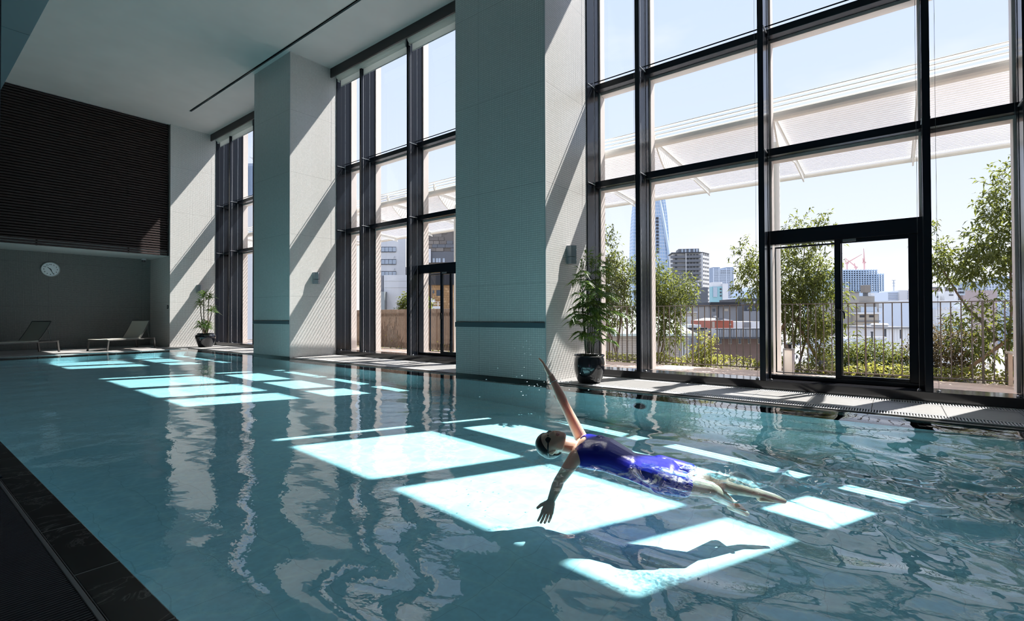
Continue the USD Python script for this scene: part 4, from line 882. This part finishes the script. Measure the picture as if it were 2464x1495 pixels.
b.block("tower_body", 2362, 2500, 676, None, "c_hazed", 0, 20); b.block("tower_top", 2436, 2500, 664, 676, "c_hazed", 1, 16)
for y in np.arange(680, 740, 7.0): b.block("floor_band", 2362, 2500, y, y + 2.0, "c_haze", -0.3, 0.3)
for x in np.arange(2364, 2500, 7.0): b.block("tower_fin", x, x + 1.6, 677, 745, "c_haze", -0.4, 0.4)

# left window bay
b = City("white_office", "white office block with three bands of windows in the left window bay", 935, 42)
b.block("main_wall", 880, 976, 470, None, "c_white", 0, 7); 
for y in (594, 624, 653):
    w = b.block("window_band", 880, 953, y, y + 13, "c_dark", -0.04, 0.1)
    for x in np.arange(882, 950, 9.0): b.win(x, x + 8, y + 1.2, y + 11.8, "c_glass_pale", w, "band_pane", -0.05)
for y in (620, 649): obj("wall_lamp", shift(lathe([(0.07, 0), (0.05, 0.08), (0.005, 0.12)], 10), (b.x(949), -0.1, b.z(y))), M["c_white"], b.t)
b.block("edge_strip", 976, 979, 470, None, "c_pale", 0.3, 6)
b = City("white_annexe", "lower white building in front of the white office", 950, 33)
b.block("front_wall", 924, 1000, 662, None, "c_white", 0, 3); b.block("grey_wall", 890, 924, 663, None, "c_grey", 0.1, 3); b.block("grey_box", 890, 931, 703, None, "c_mid2", -0.6, 0.7)
for y in (676, 692): b.block("panel_joint", 925, 1000, y, y + 0.7, "c_pale", -0.01, 0.02)
b = City("stone_clad_building", "brown stone clad building above the door in the left window bay", 1070, 38)
b.block("core_wall", 1000, 1140, 545, None, "c_stone", 0, 7)
rngc = random.Random(8)
for r in range(7):
    y = 545 + r * 8.6; x = 1027 - rngc.random() * 12
    while x < 1140:
        wd = rngc.uniform(9, 22)
        if rngc.random() < 0.8: b.block("stone_panel", x + 0.3, x + wd - 0.3, y + 0.3, y + 8.3, rngc.choice(["c_stone", "c_stone2", "c_mid", "c_stone2"]), -rngc.uniform(0.03, 0.09), 0.1)
        x += wd
b.block("window_zone", 1027, 1140, 606, 632, "c_mid", -0.12, 0.2)
for x in (1042, 1050, 1056, 1066): b.win(x, x + 5, 622, 632, "c_glass_pale", front=-0.12)
b.block("white_pipe", 1033, 1038, 600, 633, "c_white", -0.3, 0.15)
b = City("brick_house", "tan brick house with a black roof seen through the left door", 1070, 30)
b.block("brick_wall", 1000, 1140, 686, None, "c_tan", 0, 5); b.block("black_roof", 1000, 1140, 640, 686, "c_roof", -0.15, 5.3)
for r in range(9):
    for k in range(12):
        x = 1024 + k * 7.2 + (r % 2) * 3.6
        b.block("brick", x + 0.2, x + 6.8, 687 + r * 6.0, 692.4 + r * 6.0, "c_tan" if (k * 7 + r * 3) % 5 else "c_tan2", -0.012, 0.02)
w = b.win(1050.5, 1064, 698.5, 712, "c_glass", front=-0.02); w = b.win(1041, 1045, 699, 706.5, "c_glass", front=-0.02)
b.block("air_unit", 1036, 1042, 719, 728, "c_white", -0.4, 0.35); b.block("air_unit", 1043, 1048, 721, 728, "c_white", -0.4, 0.35); b.block("wall_pipe", 1038, 1038.8, 686, 720, "c_mid", -0.06, 0.06)
for y in (728, 733): b.block("guard_rail", 1038, 1075, y, y + 0.8, "c_white", -1.6, 0.05)
for x in (1038, 1051, 1063): b.block("guard_post", x, x + 1, 728, 742, "c_white", -1.6, 0.05)
b.block("low_roof", 1000, 1075, 739, 746, "c_white", -2.2, 0.8)
# far window bay
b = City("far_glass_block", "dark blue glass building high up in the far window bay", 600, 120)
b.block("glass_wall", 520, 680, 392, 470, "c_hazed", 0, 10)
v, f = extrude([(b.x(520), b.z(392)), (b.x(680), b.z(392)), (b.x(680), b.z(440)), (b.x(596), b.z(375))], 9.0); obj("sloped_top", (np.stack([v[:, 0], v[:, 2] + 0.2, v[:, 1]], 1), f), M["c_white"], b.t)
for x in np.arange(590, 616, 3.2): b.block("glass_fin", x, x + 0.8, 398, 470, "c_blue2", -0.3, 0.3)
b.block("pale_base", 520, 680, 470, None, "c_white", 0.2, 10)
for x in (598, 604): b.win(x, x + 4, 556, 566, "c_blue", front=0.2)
# ------------------------------------------------------------ wall lamps, clock, camera, switch
M["lamp_body"] = plain("lamp_body", (0.27, 0.28, 0.30), 0.4)
def sconce(x, y, label):
    t = thing("wall_lamp", label, "wall lamp", loc=(x, y, 1.82))
    for z0, z1 in ((0.0, 0.105), (0.112, 0.285)):
        v, f = extrude([(-0.075, 0.0), (-0.075, -0.085), (0.0, -0.135), (0.075, -0.085), (0.075, 0.0)], z1 - z0)
        obj("lamp_shade", shift((v, f), (0, 0, z0)), M["lamp_body"], t)
    obj("lamp_core", box(-0.05, 0.05, -0.07, 0.0, 0.10, 0.115), M["channel"], t)
    for z in (0.06, 0.22): obj("screw", shift(rot(lathe([(0.006, 0), (0.005, 0.003), (0.0004, 0.004)], 8), 90, (1, 0, 0)), (0.0, -0.135, z)), M["chrome"], t)
sconce(6.70, 4.05, "grey wall lamp on the front column above the potted palm")
sconce(6.70, 11.41, "grey wall lamp on the second column's sunlit face")
sconce(6.76, 18.84, "grey wall lamp on the far pier above the far potted plant")

def text_on_wall(s, h, x, z, y, parent, m, name, bold=True):
    tm = meshkit.text_mesh(s, h, 0.003, bold=bold); v = np.asarray(tm.vertices); f = np.asarray(tm.faces)
    c = (v.max(0) + v.min(0)) / 2; v = v - [c[0], c[1], 0]
    return obj(name, (np.stack([v[:, 0] + x, y - v[:, 2], v[:, 1] + z], 1), f), m, parent)
def clock():
    t = thing("wall_clock", "round white wall clock with black numerals on the dark alcove wall", "clock", loc=(3.29, 20.75, 2.50))
    ring = lathe([(0.222, 0.0), (0.226, 0.02), (0.222, 0.045), (0.212, 0.05), (0.205, 0.042), (0.203, 0.03)], 48)
    obj("clock_case", rot(ring, 90, (1, 0, 0)), plain("clock_case", (0.55, 0.56, 0.57), 0.3), t)
    M["clock_face"] = plain("clock_face", (0.82, 0.86, 0.90), 0.4); M["clock_black"] = plain("clock_black", (0.012, 0.012, 0.015), 0.5)
    obj("dial", rot(lathe([(0.0005, 0.032), (0.206, 0.032), (0.206, 0.0)], 48), 90, (1, 0, 0)), M["clock_face"], t)
    for n in range(1, 13):
        a = math.radians(90 - 30 * n); text_on_wall(str(n), 0.036, 0.155 * math.cos(a), 0.155 * math.sin(a), -0.0325, t, M["clock_black"], "numeral")
    def hand(ang, l, w, tail, y, name):
        v, f = extrude([(-w, -tail), (w, -tail), (w * 0.6, l), (-w * 0.6, l)], 0.003); a = math.radians(-ang)
        p = np.stack([v[:, 0] * math.cos(a) - v[:, 1] * math.sin(a), y - v[:, 2], v[:, 0] * math.sin(a) + v[:, 1] * math.cos(a)], 1); obj(name, (p, f), M["clock_black"], t)
    hand(313, 0.105, 0.009, 0.03, -0.037, "hour_hand"); hand(156, 0.165, 0.007, 0.035, -0.041, "minute_hand")
    obj("hand_boss", rot(lathe([(0.013, 0.03), (0.013, 0.048), (0.0005, 0.05)], 14), 90, (1, 0, 0)), M["clock_black"], t)
    text_on_wall("SEIKO", 0.011, 0.0, 0.085, -0.0325, t, M["clock_black"], "dial_lettering") if False else None
clock()
def cctv():
    t = thing("dome_camera", "small dome security camera under the alcove ceiling corner", "camera", loc=(5.62, 20.45, 3.03))
    obj("camera_base", lathe([(0.075, 0.0), (0.075, -0.045), (0.062, -0.06)], 22), M["trim"], t)
    obj("camera_dome", lathe([(0.060, -0.06), (0.056, -0.09), (0.040, -0.118), (0.0005, -0.13)], 22), plain("dome_smoke", (0.03, 0.03, 0.035), 0.1), t)
cctv()
def switch():
    t = thing("wall_switch", "small dark square switch plate on the alcove side wall", "switch", loc=(5.9, 19.02, 1.34))
    obj("switch_plate", box(-0.010, 0.0, -0.06, 0.06, -0.055, 0.055, 0.003), M["steel"], t)
    obj("switch_key", box(-0.015, -0.009, -0.03, 0.03, -0.03, 0.03, 0.002), M["wire"], t)
switch()

# ------------------------------------------------------------ potted plants
M["glaze"] = mat("black_glaze", {"g": ("geometry", {}), "n": ("noise_texture", {"scale": 22.0, "detail": 3.0}), "b": ("bump", {"strength": 0.25, "distance": 0.004}), "p": ("principled_bsdf", {"base_color": (0.008, 0.009, 0.013), "roughness": 0.12, "coat_weight": 0.5})}, [("g.position", "n.vector"), ("n.fac", "b.height"), ("b.normal", "p.normal")])
def rnd_mesh(parts): return join(*parts)
def frond(base, d, length, nl, ll, lw, rng, sag=0.35):
    """an arching rachis with paired leaflets"""
    d = np.asarray(d, float); d /= np.linalg.norm(d); k = np.linspace(0, 1, 9)
    P = np.asarray(base) + d * length * k[:, None] - np.array([0, 0, 1]) * (sag * length * k[:, None] ** 2)
    T = np.gradient(P, axis=0); T /= np.linalg.norm(T, axis=1, keepdims=True)
    pts, dirs = [], []
    for i in range(nl):
        s = 0.25 + 0.75 * i / (nl - 1); p = np.array([np.interp(s, k, P[:, c]) for c in range(3)]); tt = np.array([np.interp(s, k, T[:, c]) for c in range(3)])
        side = np.cross(tt, [0, 0, 1.0]); side /= np.linalg.norm(side) + 1e-9
        for sg in (-1, 1): pts.append(p); dirs.append(tt * 0.75 + side * sg * 0.8 + [0, 0, -0.15])
    return tube(P, np.linspace(0.005, 0.002, 9), 5), leaves(np.array(pts), np.array(dirs), ll, lw, rng, 0.30)
def palm():
    t = thing("potted_palm", "tall bushy bamboo palm in a black glazed pot by the front column", "potted plant", loc=(6.45, 3.56, DZ))
    obj("plant_pot", lathe([(0.001, 0.0), (0.15, 0.0), (0.165, 0.012), (0.195, 0.08), (0.220, 0.18), (0.226, 0.27), (0.216, 0.355), (0.205, 0.375), (0.222, 0.39), (0.228, 0.402), (0.218, 0.41), (0.200, 0.402), (0.19, 0.36)], 48), M["glaze"], t, smooth=50)
    obj("pot_soil", lathe([(0.192, 0.352), (0.12, 0.368), (0.0005, 0.372)], 24), M["soil"], t)
    rng = np.random.default_rng(5); st, fr = [], []
    for i in range(10):
        a = i * 2.4; r = 0.02 + 0.05 * rng.random(); h = [1.5, 1.25, 0.95, 1.6, 0.7, 1.1, 1.38, 0.55, 1.45, 0.85, 1.2, 1.0, 1.3][i]
        lean = np.array([math.cos(a), math.sin(a)]) * (0.06 + 0.10 * rng.random()); lean[1] = min(lean[1], 0.08)
        k = np.linspace(0, 1, 7)[:, None]; b = np.array([math.cos(a) * r, math.sin(a) * r, 0.36]); tp = np.array([b[0] + lean[0], b[1] + lean[1], 0.36 + h * 0.86])
        P = b + (tp - b) * k; P[:, :2] += 0.015 * np.sin(k * 5 + i)
        obj("cane", tube(P, np.linspace(0.0065, 0.004, 7), 7), M["cane"], t, smooth=True)
        for j in range(6):
            s = 0.45 + 0.55 * j / 5; p = b + (tp - b) * s; an = a + j * 2.0 + rng.random()
            dd = np.array([math.cos(an), math.sin(an) * 0.8 - 0.15, 0.55 + 0.35 * rng.random()])
            l = 0.34 + 0.12 * rng.random()
            if p[1] + dd[1] * l > 0.22: dd[1] = -abs(dd[1]) * 0.5
            rach, lv = frond(p, dd, l, 10, 0.165, 0.024, rng, 0.5); fr += [rach, lv]
        rach, lv = frond(tp, (0.1 * rng.normal(), 0.1 * rng.normal(), 1.0), 0.26, 8, 0.17, 0.022, rng, 0.1); fr += [rach, lv]
    obj("palm_fronds", join(*fr), M["leaf_indoor"], t, kind="stuff")
M["cane"] = plain("palm_cane", (0.045, 0.06, 0.025), 0.6)
palm()
def dracaena():
    t = thing("potted_dracaena", "cane plant with tufts of strap leaves in a squat black pot by the far pier", "potted plant", loc=(6.62, 17.9, DZ))
    obj("plant_pot", lathe([(0.001, 0.0), (0.19, 0.0), (0.20, 0.015), (0.24, 0.13), (0.290, 0.27), (0.302, 0.34), (0.285, 0.395), (0.235, 0.425), (0.25, 0.44), (0.245, 0.45), (0.225, 0.44), (0.215, 0.40)], 40), M["glaze"], t, smooth=50)
    obj("pot_soil", lathe([(0.216, 0.40), (0.12, 0.412), (0.0005, 0.415)], 20), M["soil"], t)
    rng = np.random.default_rng(9)
    for i, (a, h, ld) in enumerate([(0.3, 1.28, 0.05), (2.2, 1.05, 0.14), (3.9, 1.34, 0.10), (5.2, 0.86, 0.18), (1.2, 0.40, 0.10), (4.5, 0.30, 0.14), (2.9, 0.34, 0.08)]):
        b = np.array([0.06 * math.cos(a), 0.06 * math.sin(a), 0.40]); tp = b + [ld * math.cos(a), ld * math.sin(a) - 0.02, h]
        k = np.linspace(0, 1, 6)[:, None]; g = obj("cane", tube(b + (tp - b) * k + 0.012 * np.sin(6 * k + i), np.linspace(0.017, 0.012, 6), 8), M["bark"], t, smooth=True)
        n = 54; an = rng.random(n) * 6.28; el = rng.uniform(-0.1, 1.2, n)
        D = np.stack([np.cos(an) * np.cos(el), np.sin(an) * np.cos(el), np.sin(el)], 1); P = tp + np.array([0, 0, 1]) * rng.uniform(-0.16, 0.06, (n, 1))
        obj("leaf_tuft", leaves(P, D, 0.27, 0.030, rng, 0.45), M["leaf_indoor"], t, kind="stuff")
dracaena()

# ------------------------------------------------------------ loungers
M["lounger_frame"] = plain("lounger_frame", (0.05, 0.048, 0.046), 0.35)
M["sling"] = plain("sling_fabric", (0.36, 0.345, 0.30), 0.8, vary=0.05, vscale=120.0)
def lounger(x, y, rz, label):
    t = thing("sun_lounger", label, "sun lounger", "loungers in the alcove", loc=(x, y, DZ), rotz=rz)
    L, W, h = 1.62, 0.32, 0.335
    for s in (-1, 1): obj("side_rail", box(0, L, s * W - 0.018, s * W + 0.018, h - 0.045, h - 0.010, 0.004), M["lounger_frame"], t)
    for x0 in (0.02, L - 0.02): obj("cross_bar", box(x0 - 0.018, x0 + 0.018, -W, W, h - 0.042, h - 0.014, 0.004), M["lounger_frame"], t)
    for x0, dx in ((0.03, -0.045), (L - 0.03, 0.05)):
        for s in (-1, 1):
            v, f = box(-0.024, 0.024, s * W - 0.014, s * W + 0.014, 0.0, h - 0.012, 0.004); v = v.copy(); v[:, 0] += x0 + dx * (1 - v[:, 2] / h)
            obj("leg", (v, f), M["lounger_frame"], t)
    n = 20; q = np.linspace(0, 1, n)
    def sheet(P, w, th):                         # a slightly sagging sheet along a profile
        P = np.array(P); v = []
        for p in P:
            for yy, dz in ((-w, 0), (-w * 0.5, -0.006), (0, -0.009), (w * 0.5, -0.006), (w, 0)): v.append((p[0], yy, p[1] + dz))
        v = np.array(v); m = 5; i = np.arange(len(P) * m).reshape(len(P), m); qd = np.stack([i[:-1, :-1], i[1:, :-1], i[1:, 1:], i[:-1, 1:]], -1).reshape(-1, 4)
        a = v.copy(); a[:, 2] -= th; k = len(v); ed = []
        for e in (i[:, 0], i[:, -1][::-1], i[0][::-1], i[-1]):
            for u, w_ in zip(e[:-1], e[1:]): ed.append((u, w_, w_ + k, u + k))
        return np.vstack([v, a]), np.vstack([qd[:, ::-1], qd + k, np.array(ed)])
    obj("seat_sling", sheet([(-0.01 + 1.10 * s, h + 0.012 - 0.012 * math.sin(s * 3.14)) for s in q], W - 0.002, 0.02), M["sling"], t)
    bk = [(1.09 + 0.60 * s * math.cos(0.86 + 0.10 * s), h + 0.012 + 0.66 * s * math.sin(0.86 + 0.10 * s)) for s in q]
    b = obj("backrest_sling", sheet(bk, W - 0.01, 0.02), M["sling"], t)
    for s in (-1, 1):
        obj("backrest_rail", tube([(p[0], s * (W - 0.012), p[1] - 0.014) for p in bk], 0.014, 8), M["lounger_frame"], b)
        obj("prop_strut", tube([(1.36, s * (W - 0.03), h + 0.33), (1.45, s * (W - 0.03), h - 0.02)], 0.009, 6), M["lounger_frame"], b)
    obj("head_rail", tube([(bk[-1][0], -(W - 0.012), bk[-1][1] - 0.014), (bk[-1][0], W - 0.012, bk[-1][1] - 0.014)], 0.014, 8), M["lounger_frame"], b)
    obj("hinge_link", tube([(1.02, -W + 0.02, h - 0.03), (1.18, -W + 0.02, h - 0.055), (1.30, -W + 0.02, h - 0.02)], 0.007, 6), M["lounger_frame"], t)
lounger(3.93, 18.28, 31, "sun lounger on the right in the alcove, its foot end in sunlight")
lounger(1.62, 18.30, 31, "sun lounger on the left, cut off by the picture's edge and in shade")

# ------------------------------------------------------------ the swimmer
def ball(c, r, sub=24): return m3.Manifold.sphere(float(r), sub).translate(tuple(map(float, c)))
def bone(*cr): return m3.Manifold.batch_hull([ball(c, r) for c, r in cr])
def finish(m, edge, it=8, lam=0.5):
    m = m.refine_to_length(edge).to_mesh(); tm = trimesh.Trimesh(m.vert_properties[:, :3], m.tri_verts, process=True)
    trimesh.smoothing.filter_taubin(tm, lamb=lam, nu=0.53, iterations=it); return np.asarray(tm.vertices), np.asarray(tm.faces)
def unit(v): v = np.asarray(v, float); return v / np.linalg.norm(v)
A = np.array
SKIN = mat("skin", {"p": ("principled_bsdf", {"base_color": (0.74, 0.49, 0.37), "roughness": 0.38, "subsurface_weight": 0.15, "subsurface_scale": 0.01})})
SUIT = plain("swimsuit", (0.018, 0.022, 0.42), 0.28, bump=0.12, vscale=45.0)
CAP = plain("swim_cap", (0.010, 0.010, 0.014), 0.35)
def swimmer():
    t = thing("person", "person in a blue swimsuit and black cap swimming backstroke, one arm raised", "person")
    shF, shN = A([3.215, 1.835, 0.075]), A([2.935, 1.735, 0.020]); ax = unit(A([-0.24, 0.97, 0.06])); sd = unit(shF - shN); up = np.cross(sd, ax); up = unit(up if up[2] > 0 else -up)
    ch = (shF + shN) / 2 - ax * 0.13; wa = ch - ax * 0.24 - A([0, 0, 0.06]) + sd * 0.015; hp = wa - ax * 0.19 - A([0, 0, 0.025]) + sd * 0.015
    neck = (shF + shN) / 2 + ax * 0.045 + up * 0.01
    head = A([2.958, 1.935, 0.088]); hd = unit(A([-0.38, 0.90, -0.10])); fd = unit(A([-0.42, -0.26, 0.86])); fd = unit(fd - hd * (fd @ hd)); es = np.cross(hd, fd)
    def st(c, hw, r, g=0.0, lift=0.0):          # an oval cross section: three balls side by side
        return [(c + sd * hw, r + g), (c - sd * hw, r + g), (c + up * lift, r * 1.16 + g), (c + sd * hw * 0.55, r * 1.10 + g), (c - sd * hw * 0.55, r * 1.10 + g)]
    S1 = (ch + ax * 0.07, 0.098, 0.072); S2 = (ch - ax * 0.07, 0.076, 0.078); S3 = (wa, 0.050, 0.064); S4 = (hp + ax * 0.03, 0.066, 0.074); S5 = (hp - ax * 0.05, 0.076, 0.072)
    bust = [(ch + sd * 0.072 * q - ax * 0.015 + up * 0.026, 0.064) for q in (1, -1)]
    torso = [bone(*st(*S1), *st(*S2)), bone(*st(*S2), *st(*S3)), bone(*st(*S3), *st(*S4)), bone(*st(*S4), *st(*S5)),
             bone((shF - sd * 0.015, 0.050), (ch + sd * 0.06 + ax * 0.03, 0.074)), bone((shN + sd * 0.015, 0.050), (ch - sd * 0.06 + ax * 0.03, 0.074)), bone((shF - sd * 0.03, 0.043), (shN + sd * 0.03, 0.043))]
    torso += [bone(q, (q[0] - ax * 0.07 - up * 0.02, 0.06), (q[0] + ax * 0.09 - up * 0.03, 0.045)) for q in bust]
    kA, aA, fA = A([3.354, 0.963, -0.14]), A([3.69, 0.92, -0.315]), A([3.62, 0.80, -0.345])
    kB, aB, fB = A([3.50, 0.93, -0.135]), A([3.80, 0.75, -0.25]), A([3.90, 0.62, -0.30])
    hA, hB = hp - sd * 0.078, hp + sd * 0.078
    tA, tB = hA + (kA - hA) * 0.50, hB + (kB - hB) * 0.50
    th = [bone((hA, 0.084), (hA + (kA - hA) * 0.45, 0.078)), bone((hA + (kA - hA) * 0.45, 0.078), (tA, 0.066)), bone((hB, 0.084), (hB + (kB - hB) * 0.45, 0.078)), bone((hB + (kB - hB) * 0.45, 0.078), (tB, 0.066))]
    low = []
    for tq, k, a, f in ((tA, kA, aA, fA), (tB, kB, aB, fB)):
        mid = k + (a - k) * 0.3
        low += [bone((tq, 0.066), (k, 0.052)), bone((k, 0.050), (mid, 0.052)), bone((mid, 0.052), (a, 0.031)), bone((a, 0.031), (a + (f - a) * 0.5 + A([0, 0, 0.0]), 0.030), (f, 0.017)), bone((a - A([0, 0, 0.03]), 0.026), (f, 0.018))]
    # arms
    eF, wF = A([3.135, 1.935, 0.335]), A([3.125, 2.055, 0.545])
    hF = unit(A([-0.02, 0.10, 0.165]))
    eN, wN = A([2.735, 1.735, -0.075]), A([2.585, 1.700, -0.150]); hN = unit(A([-0.55, -0.10, -0.45]))
    def arm(s, e, w): 
        mid = e + (w - e) * 0.28
        return [bone((s, 0.050), (s + (e - s) * 0.4, 0.043)), bone((s + (e - s) * 0.4, 0.043), (e, 0.034)), bone((e, 0.034), (mid, 0.036)), bone((mid, 0.036), (w, 0.024))]
    def hand(w, d, n, sgn):
        d = unit(d); n = unit(n - d * (n @ d)); sdir = np.cross(d, n) * sgn; p = []
        kn = [w + d * 0.082 + sdir * q for q in (-0.030, -0.010, 0.010, 0.029)]
        p.append(m3.Manifold.batch_hull([ball(w, 0.021), ball(w + d * 0.02 + sdir * 0.016, 0.016), ball(w + d * 0.02 - sdir * 0.016, 0.016)] + [ball(k, 0.0115) for k in kn]))
        for k, l, fan in zip(kn, (0.062, 0.074, 0.079, 0.070), (-0.06, -0.02, 0.02, 0.06)):
            dd = unit(d + sdir * fan); m1 = k + dd * l * 0.42; m2 = m1 + unit(dd - n * 0.16) * l * 0.32; m4 = m2 + unit(dd - n * 0.34) * l * 0.27
            p += [bone((k, 0.0095), (m1, 0.0088)), bone((m1, 0.0088), (m2, 0.0080)), bone((m2, 0.0080), (m4, 0.0068))]
        b = w + d * 0.022 + sdir * 0.020; q1 = b + unit(d * 0.7 + sdir * 0.8 - n * 0.2) * 0.040; q2 = q1 + unit(d * 0.9 + sdir * 0.45 - n * 0.2) * 0.030
        return p + [bone((b, 0.015), (q1, 0.0105)), bone((q1, 0.0105), (q2, 0.008))]
    arms = arm(shF, eF, wF) + arm(shN, eN, wN)
    # head
    H = lambda a, b, c: head + hd * a + fd * b + es * c
    skull = m3.Manifold.batch_hull([ball(H(0.035, -0.005, 0), 0.083), ball(H(0.02, -0.03, 0), 0.078), ball(H(-0.015, 0.02, 0.012), 0.066), ball(H(-0.015, 0.02, -0.012), 0.066)])
    jaw = m3.Manifold.batch_hull([ball(H(-0.015, 0.030, 0.028), 0.050), ball(H(-0.015, 0.030, -0.028), 0.050), ball(H(-0.050, 0.048, 0.016), 0.042), ball(H(-0.050, 0.048, -0.016), 0.042), ball(H(0.01, 0.036, 0.0), 0.055), ball(H(-0.088, 0.062, 0.012), 0.022), ball(H(-0.088, 0.062, -0.012), 0.022), ball(H(-0.06, 0.0, 0.035), 0.026), ball(H(-0.06, 0.0, -0.035), 0.026)])
    nose = m3.Manifold.batch_hull([ball(H(0.008, 0.084, 0), 0.010), ball(H(-0.030, 0.104, 0), 0.0115), ball(H(-0.034, 0.090, 0.011), 0.009), ball(H(-0.034, 0.090, -0.011), 0.009)])
    ears = [m3.Manifold.batch_hull([ball(H(0.010, -0.004, s * 0.076), 0.013), ball(H(-0.024, 0.004, s * 0.072), 0.011), ball(H(-0.004, -0.016, s * 0.078), 0.012)]).refine_to_length(0.008) for s in (-1, 1)]
    lips = m3.Manifold.batch_hull([ball(H(-0.056, 0.084, 0.018), 0.006), ball(H(-0.056, 0.084, -0.018), 0.006), ball(H(-0.054, 0.089, 0), 0.0085), ball(H(-0.062, 0.086, 0), 0.008)])
    neckb = bone((neck, 0.052), (H(-0.05, -0.014, 0), 0.047))
    body = m3.Manifold.batch_boolean(torso + th + low + arms + [skull, jaw, nose, neckb] + ears, m3.OpType.Add)
    hands = m3.Manifold.batch_boolean(hand(wF, hF, A([0.50, -0.85, 0.1]), 1) + hand(wN, hN, A([0.4, 0.1, -0.9]), -1), m3.OpType.Add)
    bv = finish(body, 0.011, 8)
    hv = finish(hands, 0.0045, 5, 0.4)
    obj("body", join(bv, hv), SKIN, t, smooth=True)
    # swimsuit: the same torso and thighs a little larger, open at neck and shoulders
    def grow(c, r): return c, r + 0.006
    g = 0.006
    suit = m3.Manifold.batch_boolean([bone(*st(*S1, g), *st(*S2, g)), bone(*st(*S2, g), *st(*S3, g)), bone(*st(*S3, g), *st(*S4, g)), bone(*st(*S4, g), *st(*S5, g))] +
        [bone((q[0], q[1] + g), (q[0] - ax * 0.07 - up * 0.02, 0.06 + g), (q[0] + ax * 0.09 - up * 0.03, 0.045 + g)) for q in bust] + [
        bone((hA, 0.090), (hA + (kA - hA) * 0.45, 0.085)), bone((hA + (kA - hA) * 0.45, 0.085), (tA, 0.073)), bone((hB, 0.090), (hB + (kB - hB) * 0.45, 0.085)), bone((hB + (kB - hB) * 0.45, 0.085), (tB, 0.073)),
        bone((shF - sd * 0.055, 0.040), (ch + sd * 0.075 + ax * 0.05, 0.06)), bone((shN + sd * 0.055, 0.040), (ch - sd * 0.075 + ax * 0.05, 0.06))], m3.OpType.Add)
    suit = suit - ball(neck + up * 0.055 - ax * 0.01, 0.090) - ball(shF + sd * 0.055 + ax * 0.05, 0.085) - ball(shN - sd * 0.055 + ax * 0.05, 0.085)
    for q, k, h in ((tA, kA, hA), (tB, kB, hB)):
        n = unit(k - h); suit = suit.trim_by_plane(tuple(-n), float(-n @ (q - n * 0.02))) if False else suit - bone((q + n * 0.055, 0.078), (q + n * 0.16, 0.078))
    sv = finish(suit, 0.012, 14)
    obj("swimsuit", sv, SUIT, t, "deep blue wet knee suit", smooth=True)
    cap = m3.Manifold.batch_hull([ball(H(0.036, -0.006, 0), 0.088), ball(H(0.02, -0.032, 0), 0.083), ball(H(0.004, -0.030, 0.0), 0.078), ball(H(0.012, 0.012, 0.0), 0.077)])
    nrm = unit(hd * 0.72 - fd * 0.62); cap = cap.trim_by_plane(tuple(nrm), float(nrm @ H(0.030, 0.028, 0)) - 0.0)
    obj("swim_cap", finish(cap, 0.012, 4), CAP, t, "black swimming cap", smooth=40)
    gm = []
    for s in (-1, 1): gm.append(m3.Manifold.batch_hull([ball(H(0.012, 0.074, s * 0.018), 0.013), ball(H(0.010, 0.066, s * 0.046), 0.014), ball(H(0.022, 0.070, s * 0.032), 0.012), ball(H(-0.004, 0.072, s * 0.032), 0.012)]))
    g = obj("goggles", finish(m3.Manifold.batch_boolean(gm + [bone((H(0.012, 0.088, 0.012), 0.004), (H(0.012, 0.088, -0.012), 0.004))], m3.OpType.Add), 0.006, 3), plain("goggle_lens", (0.01, 0.01, 0.012), 0.08), t, "dark swimming goggles", smooth=True)
    for s in (-1, 1): obj("goggle_strap", tube([H(0.010, 0.066, s * 0.054), H(0.014, 0.040, s * 0.080), H(0.018, 0.0, s * 0.0905), H(0.020, -0.05, s * 0.080)], 0.0055, 6), CAP, g)
    for s in (-1, 1): pass
    obj("lips", finish(lips, 0.005, 3), plain("lips", (0.50, 0.22, 0.20), 0.35), t, smooth=True)
    wr = eF + (wF - eF) * 0.80; dd = unit(wF - eF); u = unit(np.cross(dd, [0, 0, 1.0])); w = np.cross(dd, u)
    ring = [wr + (u * math.cos(a) + w * math.sin(a)) * 0.031 for a in np.linspace(0, 2 * math.pi, 25)]
    obj("bracelet", tube(ring, 0.0032, 6, cap=False), M["chrome"], t, "silver bracelet on the raised wrist")
swimmer()
def spray():
    rng = np.random.default_rng(3); ms = []
    for k in range(46):
        c = np.array([3.55, 2.35, 0.42]) + rng.normal(0, 1, 3) * [0.22, 0.24, 0.06] if k > 8 else np.array([3.10, 2.24, 0.74]) + rng.normal(0, 0.035, 3)
        s = trimesh.creation.icosphere(1, rng.uniform(0.0022, 0.0055)); v = np.asarray(s.vertices) * [1.8, 1.0, 0.7] + c; ms.append((v, np.asarray(s.faces)))
    obj("water_drops", join(*ms), mat("drop_water", {"p": ("principled_bsdf", {"base_color": (0.95, 0.98, 1.0), "roughness": 0.05, "transmission_weight": 0.6, "ior": 1.33})}), label="spray of tiny water drops flung off the raised hand", cat="water drops", kind="stuff", smooth=True)
spray()
